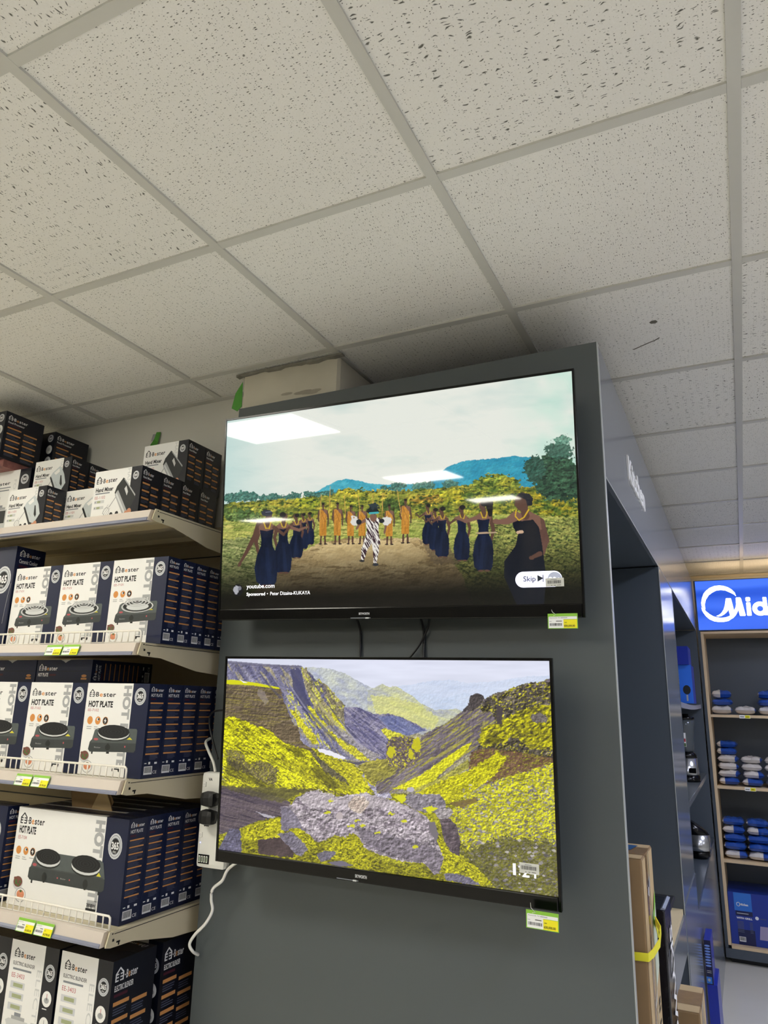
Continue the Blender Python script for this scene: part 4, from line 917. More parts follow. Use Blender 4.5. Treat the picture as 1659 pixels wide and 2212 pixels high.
    P.poly([(735, 540), (750, 530), (745, 560), (790, 590), (850, 610), (860, 640), (800, 640), (770, 590)], tx('c8c4d0', '77728a', 10, 8, seed=18), rough=5)
    P.poly([(720, 500), (800, 470), (850, 470), (900, 500), (930, 520), (850, 570), (780, 580)], tx('7c7640', 'b0a848', 16, 8, -20, seed=19), rough=6)
    # right slope
    P.poly([(1160, 262), (1180, 240), (1190, 200), (1215, 190), (1240, 196), (1248, 214), (1262, 206), (1290, 190), (1340, 178), (1385, 160), (1420, 145), (1480, 142), (1505, 128), (1600, 120), (1600, 460), (1190, 440), (1000, 600), (800, 620), (790, 580), (900, 500), (1000, 360), (1080, 320)], tx('5a505c', '8b8188', 90, 8, -36, seed=20, c3='a29c48', g=.16), rough=5)
    P.poly([(1150, 268), (1180, 240), (1190, 200), (1215, 189), (1240, 196), (1248, 214), (1230, 240), (1200, 262)], tx('3d383c', '5a5250', 8, 8, seed=21), rough=4)
    P.poly([(1225, 250), (1262, 208), (1290, 190), (1340, 178), (1385, 158), (1420, 145), (1600, 135), (1600, 520), (1190, 500), (1200, 440), (1300, 340), (1280, 270), (1240, 270)], tx('37322f', '6f675d', 22, 12, -30, seed=22, c3='a8a12a', g=.42, rs=1.4), rough=7)
    for pts in ([(1240, 340), (1330, 300), (1400, 260), (1470, 240), (1540, 240), (1540, 330), (1420, 330), (1330, 400), (1240, 420), (1220, 390)], [(1400, 330), (1545, 300), (1545, 420), (1440, 430), (1390, 380)]): P.poly(pts, tx('4f4a2c', 'd2cc1e', 16, 7, -30, thr=.46, soft=.34, seed=len(pts) + 20), a=.95, rough=10)
    # cast shade under ledges, lit rock ribs and moss tongues
    for pts in ([(170, 470), (240, 500), (300, 560), (380, 590), (360, 605), (250, 570), (170, 540)], [(520, 470), (600, 540), (650, 600), (600, 600), (540, 540)], [(420, 420), (470, 425), (500, 470), (450, 460)], [(1200, 430), (1290, 420), (1420, 440), (1540, 455), (1540, 480), (1400, 470), (1240, 450)], [(1180, 640), (1220, 640), (1210, 660), (1120, 690)], [(1245, 380), (1290, 360), (1330, 390), (1280, 410)]): P.poly(pts, '2e2a22', a=.45, rough=10)
    for x0, y0, L_, w_, c_ in ((430, 150, 200, 9, 'a5a2b6'), (520, 180, 170, 10, 'c2bb8c'), (590, 230, 150, 8, '4b4966'), (470, 200, 190, 9, '50506e'), (640, 300, 120, 7, 'b3aec0'), (700, 300, 110, 6, '55547a'), (560, 260, 150, 7, '5a5668'), (350, 100, 160, 8, '9692a6'), (300, 90, 120, 7, '4f4d68')): P.limb([(x0, y0), (x0 + L_ * .34, y0 + L_ * .5), (x0 + L_ * .8, y0 + L_)], [w_ * .5, w_, w_ * 1.6], c_, a=.55)
    for x0, y0, L_, w_ in ((1000, 420, 130, 5), (1060, 400, 110, 4), (1110, 370, 90, 4), (980, 480, 150, 5), (1120, 420, 100, 5), (1030, 500, 160, 5)): P.limb([(x0, y0 + L_ * .55), (x0 + L_ * .6, y0 + L_ * .18), (x0 + L_, y0 - L_ * .1)], [w_, w_ * 1.6, w_ * .6], 'b9b23e', a=.6)
    P.poly([(1300, 240), (1325, 250), (1320, 320), (1296, 320)], '4a4247', a=.9, rough=5); P.ell(1475, 295, 34, 22, tx('5a5250', '8a827e', 8, 6, seed=24), rough=8)
    P.poly([(860, 600), (980, 540), (1120, 440), (1200, 390), (1180, 430), (1040, 560), (960, 604)], tx('cdca24', 'e2dd30', 50, 6, -34, seed=25), rough=4); P.poly([(930, 610), (1050, 560), (1180, 470), (1190, 500), (1050, 600)], tx('8d8a4c', 'b6b04a', 50, 5, -32, seed=26), rough=4)
    P.poly([(1190, 440), (1240, 425), (1400, 440), (1545, 470), (1545, 540), (1300, 600), (1180, 540)], tx('5e4436', '7c604c', 24, 8, -18, seed=27, c3='8f8a2c'), rough=7)
    P.poly([(960, 620), (1080, 560), (1200, 510), (1300, 440), (1345, 470), (1270, 560), (1180, 620), (1100, 660)], tx('b9b41c', 'e6e21e', 18, 8, -28, seed=28, c3='8a8420'), rough=9)
    low = tx('8a8720', 'd6d322', 16, 9, -20, thr=.42, soft=.36, seed=29, c3='77707c')
    P.poly([(1080, 700), (1180, 620), (1300, 560), (1430, 520), (1600, 470), (1600, 1100), (1330, 1080), (1200, 900), (1140, 800)], low, rough=9)
    P.poly([(1150, 860), (1330, 800), (1600, 830), (1600, 1100), (1340, 1050), (1200, 960)], tx('35341c', '7d7c2a', 14, 8, -10, seed=30, c3='6c6670'), a=.82, rough=30)
    P.poly([(1100, 660), (1210, 635), (1220, 655), (1150, 680)], '6f5a3c', a=.8, rough=6)
    rr = random.Random(6)
    for k in range(190):
        x = rr.uniform(1150, 1550); y = rr.uniform(560, 1040); r_ = rr.uniform(2, 7) * (1 + (y - 560) / 700); v_ = rr.choice(['9c95a0', '7c7684', 'c4bdc0', '57525c']); P.ell(x, y, r_, r_ * .65, v_, a=.85, rough=3)
    # left lower bank
    P.poly([(130, 585), (250, 600), (400, 640), (440, 660), (400, 720), (230, 770), (130, 800)], tx('4e4452', '776a6c', 160, 8, 14, seed=31, c3='42394a', g=.12), rough=4); P.poly([(130, 590), (270, 590), (420, 600), (560, 600), (460, 625), (400, 660), (300, 640)], tx('423e32', '716c3c', 60, 12, 10, seed=32, g=.14), a=.8, rough=8)
    P.poly([(290, 700), (350, 715), (400, 730), (385, 735), (330, 722)], 'c9c6d0', a=.8, rough=2)
    P.poly([(130, 870), (180, 770), (215, 775), (250, 830), (262, 890), (130, 880)], tx('4f4c62', '6f6c84', 12, 10, seed=33), rough=4)
    P.poly([(225, 775), (290, 745), (395, 720), (420, 760), (540, 800), (600, 850), (740, 900), (1080, 960), (1330, 1040), (1330, 1100), (230, 900)], tx('6f6c14', 'b8b41e', 26, 10, 10, seed=34, c3='4c4a14'), rough=7)
    P.poly([(228, 775), (300, 750), (396, 725), (394, 775), (440, 810), (380, 812), (290, 822), (240, 815)], tx('a9a51c', 'd4cf22', 16, 8, seed=35, c3='6c6816'), rough=6); P.poly([(300, 822), (420, 805), (450, 850), (450, 896), (300, 880)], tx('3c3034', '57484a', 40, 40, seed=36, g=.12), rough=6)
    # the big pale boulder
    bd = tx('938992', 'bcb2b8', 40, 18, 20, seed=37, c3='7c727c', g=.30, rs=1.3)
    P.poly([(396, 676), (440, 670), (460, 640), (500, 615), (545, 604), (590, 622), (640, 634), (700, 622), (760, 618), (830, 640), (900, 660), (960, 690), (1010, 720), (1050, 780), (1060, 830), (1078, 900), (1070, 960), (1040, 968), (1000, 920), (900, 910), (800, 880), (740, 850), (690, 812), (620, 800), (560, 830), (480, 800), (440, 780), (396, 780)], bd, rough=5)
    P.poly([(396, 676), (430, 680), (470, 730), (500, 800), (440, 782), (396, 780)], tx('6c6678', '8a8494', 30, 30, seed=38, g=.2), a=.85, rough=4)
    P.poly([(700, 760), (900, 810), (1050, 850), (1078, 900), (1070, 960), (1040, 966), (1000, 915), (880, 900), (760, 850)], tx('5c5560', '857c88', 30, 14, 24, seed=39, g=.38, rs=1.3), a=.75, rough=12)
    P.poly([(460, 640), (545, 604), (640, 634), (760, 618), (880, 655), (960, 700), (800, 680), (640, 690), (520, 680)], tx('aca2a8', 'cfc5c9', 40, 18, 14, seed=60, g=.26), a=.7, rough=12)
    P.poly([(676, 665), (705, 630), (745, 632), (768, 660), (740, 700), (722, 706), (690, 690)], tx('b9a59a', 'd6c7ba', 10, 10, seed=40), rough=3); P.ell(642, 716, 16, 16, 'bdb0b2', rough=3)
    for x, y in ((605, 650), (590, 700), (740, 758), (860, 706), (915, 738), (800, 790), (690, 760), (960, 850), (720, 735)): P.ell(x, y, 14, 6, MO, a=.9, rough=7)
    P.poly([(590, 850), (640, 820), (700, 790), (730, 815), (750, 860), (790, 900), (760, 930), (640, 900), (560, 880)], tx('9a961a', 'c8c31e', 16, 9, seed=41, c3='5c5a14'), rough=8); P.poly([(430, 775), (470, 770), (520, 800), (550, 850), (500, 870), (450, 840)], tx('98941a', 'c4c01e', 14, 9, seed=43, c3='5c5a14'), rough=7)
    P.poly([(380, 795), (440, 785), (490, 830), (510, 860), (480, 890), (455, 880)], tx('6a6474', '8b8592', 12, 10, seed=42), rough=4); P.poly([(548, 880), (580, 866), (630, 872), (600, 905), (560, 915)], tx('605c6c', '817b88', 10, 8, seed=44), rough=4)
    P.poly([(590, 918), (650, 908), (700, 930), (640, 935)], '6f6a7c', rough=3); P.poly([(1080, 965), (1130, 962), (1200, 985), (1240, 1012), (1160, 1005), (1090, 990)], tx('5c586c', '7b7788', 20, 8, 20, seed=45), rough=4); P.poly([(1140, 925), (1180, 930), (1205, 955), (1170, 962), (1145, 945)], '7d7684', rough=4)
    # rocks behind the boulder, to its right
    P.poly([(900, 650), (930, 620), (1000, 622), (1060, 620), (1085, 650), (1088, 690), (1040, 700), (1000, 700), (960, 690)], tx('6c6670', 'a59da4', 14, 10, seed=46), rough=4); P.poly([(865, 632), (910, 625), (925, 640), (905, 660)], MO, rough=5); P.poly([(995, 680), (1030, 668), (1055, 685), (1020, 705)], MO, rough=6)
    P.poly([(1040, 700), (1100, 678), (1120, 700), (1090, 730), (1060, 728)], tx('8b8488', 'b8b0b0', 10, 8, seed=47), rough=4); P.poly([(1062, 730), (1100, 725), (1130, 750), (1148, 810), (1146, 890), (1110, 870), (1080, 820)], tx('443a44', '75686e', 14, 16, seed=48), rough=4)
    P.poly([(1045, 800), (1062, 800), (1100, 860), (1160, 900), (1210, 930), (1290, 1010), (1240, 1015), (1160, 960), (1060, 960), (1080, 900)], tx('a29e1a', 'ccc81e', 20, 8, 30, seed=49, c3='605e18'), rough=6)
    P.poly([(1010, 740), (1040, 740), (1058, 790), (1050, 830), (1020, 780)], '766f76', rough=4); P.ell(940, 602, 16, 9, 'b9b3c4', rough=4)
    P.poly([(838, 410), (860, 378), (905, 372), (950, 378), (980, 400), (985, 450), (955, 500), (900, 512), (850, 505), (836, 450)], tx('564a50', '7c6e70', 10, 12, seed=50, c3='c2bb30'), rough=5)
    for x, y, a_, b_ in ((856, 440, 16, 26), (965, 410, 20, 30), (940, 450, 12, 24)): P.ell(x, y, a_, b_, 'd0ca24', a=.9, rough=6)
    return P.img

def screen_grid(name, img, w, h, parent, loc):
    H, W, _ = img.shape; img = np.clip(img, 0, 1)
    xs = np.linspace(-w / 2, w / 2, W); zs = np.linspace(h / 2, -h / 2, H); zz, xx = np.meshgrid(zs, xs, indexing='ij')
    co = np.stack([xx, np.zeros_like(xx), zz], -1).reshape(-1, 3).astype(np.float32); me = bpy.data.meshes.new(name)
    idx = np.arange(H * W).reshape(H, W); f = np.stack([idx[:-1, :-1], idx[1:, :-1], idx[1:, 1:], idx[:-1, 1:]], -1).reshape(-1, 4)
    me.vertices.add(len(co)); me.vertices.foreach_set('co', co.ravel()); me.loops.add(f.size); me.loops.foreach_set('vertex_index', f.ravel().astype(np.int32))
    me.polygons.add(len(f)); me.polygons.foreach_set('loop_start', np.arange(0, f.size, 4, dtype=np.int32)); me.update(calc_edges=True)
    L = np.where(img <= .04045, img / 12.92, ((img + .055) / 1.055) ** 2.4); at = me.color_attributes.new('Col', 'FLOAT_COLOR', 'POINT')
    at.data.foreach_set('color', np.c_[L.reshape(-1, 3), np.ones(H * W)].astype(np.float32).ravel())
    me.materials.append(screen_material() if 'lit_screen' not in bpy.data.materials else bpy.data.materials['lit_screen'])
    o = bpy.data.objects.new(name, me); COL.objects.link(o); o.parent = parent; o.location = loc; return o
# ================================================================== the two televisions
def tv_frame(c, lean, roll, yaw):
    cr, sr, cy, sy = math.cos(roll), math.sin(roll), math.cos(yaw), math.sin(yaw)
    ux = Vector((cr * cy, cr * sy, sr)); up = Vector((0, -math.sin(lean), math.cos(lean))); up = (up - ux * up.dot(ux)).normalized(); yb = up.cross(ux)
    m = Matrix((ux, yb, up)).transposed().to_4x4(); m.translation = Vector(c) + Vector((0, 0, C)); return m
E_ = lambda n, c, s=1.0: mat(n, c, .05, emit=c, es=s)
def television(c, pose, W, H, img, label, cor, sb):
    t = empty('television', (0, 0, 0), label, 'television'); t.matrix_world = tv_frame(c, *pose)
    bb, side, top = sb; w = W - 2 * side; h = H - bb - top; zc = -H / 2 + bb + h / 2
    m = MB(); blk = M['tvblack']
    m.cbox(-W / 2, -W / 2 + side, -.0015, .012, -H / 2, H / 2, .0008, blk); m.cbox(W / 2 - side, W / 2, -.0015, .012, -H / 2, H / 2, .0008, blk)
    m.cbox(-W / 2 + side, W / 2 - side, -.0015, .012, H / 2 - top, H / 2, .0008, blk); m.cbox(-W / 2 + side, W / 2 - side, -.004, .014, -H / 2, -H / 2 + bb, .003, blk)
    m.build('bezel', t)
    m = MB(); m.cbox(-W / 2 + .004, W / 2 - .004, .0125, .030, -H / 2 + .004, H / 2 - .004, .004, M['tvback']); m.cbox(-W * .36, W * .36, .0301, .068, -H / 2 + .02, H * .12, .012, M['tvback']); m.build('back_shell', t)
    sc = screen_grid('screen', img, w, h, t, (0, .0008, zc)); sc['label'] = 'lit screen'
    m = MB(); a = Art(m, (-W * .042 - (.02 if bb > .032 else 0), -.0042, -H / 2 + bb * .38), (1, 0, 0), (0, 0, 1), (0, -1, 0)); a.text('SKYWORTH', 0, 0, .0072 if bb < .032 else .006, M['silver'], w=.032, bold=.04); m.build('brand_lettering', t, label='small silver letters')
    m = MB(); m.box(-.09, -.03, -.0046, -.0041, -H / 2 + .003, -H / 2 + .005, M['silverd']); m.box(-.045, -.035, -.0048, -.0041, -H / 2 + .002, -H / 2 + .0055, M['chrome']); m.build('control_button', t)
    m = MB()
    for x in (-.18, .18): m = MB(); m.box(x - .02, x + .02, .0685, .074, -.12, .12, M['cableb']); m.build('wall_bracket', t)
    A = []; B = []
    for (u, v), (x, y) in zip(((0, 0), (1, 0), (1, 1), (0, 1)), cor):
        A += [[x, y, 1, 0, 0, 0, -u * x, -u * y], [0, 0, 0, x, y, 1, -v * x, -v * y]]; B += [u, v]
    hm = np.append(np.linalg.solve(np.array(A, float), np.array(B, float)), 1).reshape(3, 3)
    def loc(x, y):
        q = hm @ np.array([x, y, 1.0]); return (q[0] / q[2] - .5) * w, zc + (.5 - q[1] / q[2]) * h
    return t, loc
def sticker(t, x0, z0, w, h, rot, seed):
    m = MB(); c, s = math.cos(rot), math.sin(rot)
    a = Art(m, (x0, -.0003, z0), (c, 0, s), (-s, 0, c), (0, -1, 0), .0002); a.rect(0, 0, w, h, mat('sticker_paper', 'd9d9cf', .5)); a.up()
    barcode(a, w * .06, h * .26, w * .84, h * .50, seed, bg=mat('sticker_paper', 'd9d9cf', .5)); a.rect(w * .28, h * .80, w * .62, h * .86, M['silverd']); a.rect(w * .30, h * .12, w * .36, h * .18, M['ltext']); a.rect(w * .46, h * .12, w * .56, h * .18, M['ltext']); a.rect(w * .62, h * .12, w * .84, h * .18, M['ltext'])
    m.build('barcode_sticker', t, label='small white barcode sticker on the screen')

c1 = [(40, 262), (1532, 42), (1578, 1082), (16, 1088)]
tv1, L1 = television((-.8526, 1.716, .5307), (.0955, -.0176, .0292), 1.076, .627, village(), 'larger television high on the grey panel, showing a village dance', c1, (.0335, .0058, .0065))
wht, pill, ink, gry = E_('ui_white', 'f4f4f8', 1.1), E_('ui_pill', 'e6e8fb', 1.1), E_('ui_ink', '23264a', 1.0), E_('ui_grey', '8f93a0', 1.0)
m = MB(); a = Art(m, (0, .0006, 0), (1, 0, 0), (0, 0, 1), (0, -1, 0), .00012)
x0, z0 = L1(1285, 972); x1, z1_ = L1(1490, 969); _, zt = L1(1385, 936); _, zb = L1(1385, 1007); r = (zt - zb) / 2; zm = (zt + zb) / 2
a.poly([(x0 + r + r * math.cos(t), zm + r * math.sin(t)) for t in np.linspace(math.pi / 2, 1.5 * math.pi, 16)] + [(x1 - r + r * math.cos(t), zm + r * math.sin(t)) for t in np.linspace(-math.pi / 2, math.pi / 2, 16)], pill); a.up()
xs, zs = L1(1320, 981); a.text('Skip', xs, zs, .0135, ink, w=.031, bold=.015)
xa, za = L1(1382, 983); a.poly([(xa, za), (xa, za + .017), (xa + .015, za + .0085)], E_('ui_dark', '20242a')); xb, zb_ = L1(1405, 984); a.rect(xb, zb_, xb + .002, zb_ + .018, ink)
xc, zc_ = L1(1457, 969); a.disc(xc, zc_ - .001, r * .88, gry, n=28); a.up(); a.text('90+', xc - .015, zc_ - .010, .014, wht, w=.030, bold=.04)
m.build('skip_button', tv1, label='pale rounded skip button'); m = MB(); a = Art(m, (0, .0006, 0), (1, 0, 0), (0, 0, 1), (0, -1, 0), .00012)
xt, zt_ = L1(127, 998); a.text('youtube.com', xt, zt_, .0128, wht, w=L1(246, 998)[0] - xt, bold=.008)
xt, zt_ = L1(127, 1030); a.text('Sponsored', xt, zt_, .0098, wht, w=L1(206, 1030)[0] - xt, bold=.02); xt, _ = L1(228, 1030); a.text('Peter Dizaina-KUKAYA', xt, zt_, .0105, wht, w=L1(398, 1029)[0] - xt); xt, _ = L1(216, 1024); a.disc(xt, zt_ + .005, .0016, wht)
m.build('video_caption', tv1, label='white caption lettering')
x0, z0 = L1(1418, 1006); sticker(tv1, x0, z0, L1(1499, 1006)[0] - x0, L1(1418, 968)[1] - z0, .01, 12)

c2 = [(176, 44), (1515, 52), (1560, 1062), (132, 862)]
tv2, L2 = television((-.8558, 1.703, -.1558), (.0595, -.0094, .0221), .926, .542, valley(), 'smaller television low on the grey panel, showing a mossy valley', c2, (.0300, .0068, .0068))
m = MB(); a = Art(m, (0, .0006, 0), (1, 0, 0), (0, 0, 1), (0, -1, 0), .00012)
x0, z0 = L2(1370, 966); hh = L2(1385, 916)[1] - z0; a.text('1', x0, z0, hh, wht, w=hh * .26, bold=.01); xd, _ = L2(1397, 966); a.disc(xd, z0 + hh * .1, hh * .07, wht); a.disc(xd, z0 + hh * .72, hh * .07, wht)
xd, zd = L2(1408, 972); a.text('24', xd, z0 - .0015, hh, wht, w=hh * 1.35, bold=.015); m.build('clock_digits', tv2, label='white clock digits')
x0, z0 = L2(1397, 960); sticker(tv2, x0, z0 + .002, L2(1480, 971)[0] - x0, hh * .86, -.008, 31)

# hanging price cards
for (x, y, z, ry, pr, lb) in ((-.4005, 1.742, .1795, .012, '830,000.00', 'green white and yellow price card at the lower right corner of the upper television'), (-.4640, 1.7155, -.4585, .012, '630,000.00', 'green white and yellow price card tied below the lower television')):
    mb = MB(); W, H = .070, .0355; mb.box(0, W, 0, .0008, 0, H, M['lgreen']); a = Art(mb, (0, 0, 0), (1, 0, 0), (0, 0, 1), (0, -1, 0), .0002)
    a.poly([(W * .03, H * .04), (W * .53, H * .04), (W * .53, H * .62), (W * .98, H * .62), (W * .98, H * .80), (W * .05, H * .80), (W * .03, H * .76)], M['lwhite']); a.rect(W * .53, H * .04, W * .98, H * .60, M['lyel']); a.up()
    a.text('Skyworth TV', W * .06, H * .69, H * .065, M['ltext'], w=W * .36); a.rect(W * .44, H * .69, W * .66, H * .74, M['greyp']); a.rect(W * .28, H * .47, W * .48, H * .52, M['ltext']); a.rect(W * .05, H * .46, W * .13, H * .49, M['greyp'])
    barcode(a, W * .04, H * .14, W * .48, H * .24, 7 if z > 0 else 8, bg=M['lwhite']); a.text(pr, W * .55, H * .12, H * .13, M['lprice'], w=W * .36, bold=.05); a.rect(W * .56, H * .38, W * .64, H * .42, M['lprice'])
    o = mb.build('price_card'); o.location = (x, y - .030, C + z); o.rotation_euler = (0, ry, 0)
    t_ = MB(); t_.tube([(W * .2, -.0016, H * .86), (W * .3, -.0015, H * .9), (W * .16, -.001, H * 1.12), (W * .10, .012, H * 1.30)], .0006, M['plastw'], 6); t_.build('tie', o)
    tag(o, lb, 'price card', 'price cards on the televisions')

# ------------------------------------------------------------------ cables and power strip
def cable(name, pts, r, m_, label, cat='cable'):
    """smooth tube through the given points"""
    P = [Vector(p) for p in pts]; out = []
    for i in range(len(P) - 1):
        p0, p1, p2, p3 = P[max(0, i - 1)], P[i], P[i + 1], P[min(len(P) - 1, i + 2)]
        for k in range(6):
            t = k / 6; out.append(.5 * ((2 * p1) + (-p0 + p2) * t + (2 * p0 - 5 * p1 + 4 * p2 - p3) * t * t + (-p0 + 3 * p1 - 3 * p2 + p3) * t ** 3))
    out.append(P[-1]); mb = MB(); mb.tube([p[:] for p in out], r, m_, 10); return tag(mb.build(name), label, cat)
Zc = lambda z: C + z
cable('power_cable', [(-.967, 1.80, Zc(.24)), (-.967, 1.832, Zc(.2)), (-.966, 1.834, Zc(.15)), (-.964, 1.83, Zc(.09))], .0032, M['cableb'], 'straight black cable between the two televisions, left one')
cable('power_cable', [(-.771, 1.80, Zc(.24)), (-.771, 1.832, Zc(.2)), (-.770, 1.834, Zc(.15)), (-.770, 1.83, Zc(.09))], .0036, M['cableb'], 'straight black cable between the two televisions, right one')
cable('power_cable', [(-.74, 1.80, Zc(.235)), (-.755, 1.823, Zc(.20)), (-.785, 1.828, Zc(.15)), (-.83, 1.826, Zc(.10))], .0028, M['cableb'], 'slanting black cable crossing behind the right straight one')
cable('power_cable', [(-1.39, 1.79, Zc(-.030)), (-1.425, 1.79, Zc(-.034)), (-1.452, 1.80, Zc(-.045)), (-1.453, 1.80, Zc(-.075)), (-1.428, 1.79, Zc(-.12)), (-1.40, 1.785, Zc(-.17))], .0030, M['cableb'], 'thin black cable looping out left of the lower television')
cable('power_cable', [(-1.466, 1.825, Zc(-.115)), (-1.462, 1.80, Zc(-.126)), (-1.44, 1.79, Zc(-.150)), (-1.415, 1.785, Zc(-.180)), (-1.406, 1.785, Zc(-.2045))], .0042, M['cablew'], 'white cable entering the top of the power strip')
cable('power_cable', [(-1.28, 1.800, Zc(-.42)), (-1.335, 1.790, Zc(-.455)), (-1.352, 1.785, Zc(-.488)), (-1.382, 1.785, Zc(-.512)), (-1.389, 1.790, Zc(-.54)), (-1.386, 1.795, Zc(-.570)), (-1.402, 1.79, Zc(-.603)), (-1.436, 1.79, Zc(-.636)), (-1.452, 1.79, Zc(-.662)), (-1.446, 1.80, Zc(-.682)), (-1.455, 1.835, Zc(-.70))], .0042, M['cablew'], 'long white cable hanging below the power strip')
ps = empty('power_strip', (-1.4435, 1.775, Zc(-.462)), 'white multi-socket power strip half hidden behind the lower television', 'power strip'); ps.rotation_euler = (0, -.008, 0)
m = MB(); m.cbox(0, .100, 0, .032, 0, .256, .012, M['plastw']); m.build('body', ps)
for z in (.222, .178, .132, .087):
    m = MB(); m.cbox(.008, .019, -.003, .002, z - .007, z + .007, .002, M['plastw']); a = Art(m, (.0135, -.003, z), (1, 0, 0), (0, 0, 1), (0, -1, 0)); a.ring(0, 0, .0020, .0027, M['greyp'], n=12); m.build('switch', ps)
m = MB(); a = Art(m, (.026, 0, .236), (1, 0, 0), (0, 0, 1), (0, -1, 0)); a.text('VA', 0, -.003, .0075, M['black'], w=.014, bold=.05); m.build('brand_lettering', ps)
m = MB()
for k in range(3): m.add([(x, -.0004, z) for x, z in [(.030 + (k - 1) * .006 + .0028 * math.cos(t), .112 + .0028 * math.sin(t)) for t in [i * .785 for i in range(8)]]], [tuple(range(8))], M['black'])
m.box(.024, .036, -.0005, .0001, .1108, .1132, M['black']); m.build('socket', ps)
m = MB(); m.cbox(.010, .048, -.0018, .002, .012, .036, .001, M['tvblack']); ub = m.build('usb_panel', ps)
for k in range(4): m = MB(); m.box(.0125 + k * .0085, .0180 + k * .0085, -.0024, -.0019, .0155, .0325, M['plastw']); m.box(.0140 + k * .0085, .0165 + k * .0085, -.0030, -.0025, .018, .030, M['greenp']); m.build('usb_port', ub)
m = MB(); m.lathe([(.0012, 0), (.0012, .0008)], 0, 0, mat('blue_pilot_lamp', '8f9cff', .3, emit='7f8cff', es=6), 10); o = m.build('pilot_lamp', ps); o.location = (.0125, -.0005, .066); o.rotation_euler = (math.pi / 2, 0, 0)
for z, lb in ((.186, 'upper'), (.138, 'lower')):
    m = MB(); m.cbox(-.021, .030, -.036, 0, -.021, .021, .0165, mat('plug_rubber', '141416', .45)); o = m.build('power_plug'); o.location = (-1.4435 + .043 - .001 * (z < .15), 1.7745, Zc(-.462) + z)
    tag(o, 'rounded black plug in the white power strip, %s of the two' % lb, 'plug', 'black plugs in the power strip')

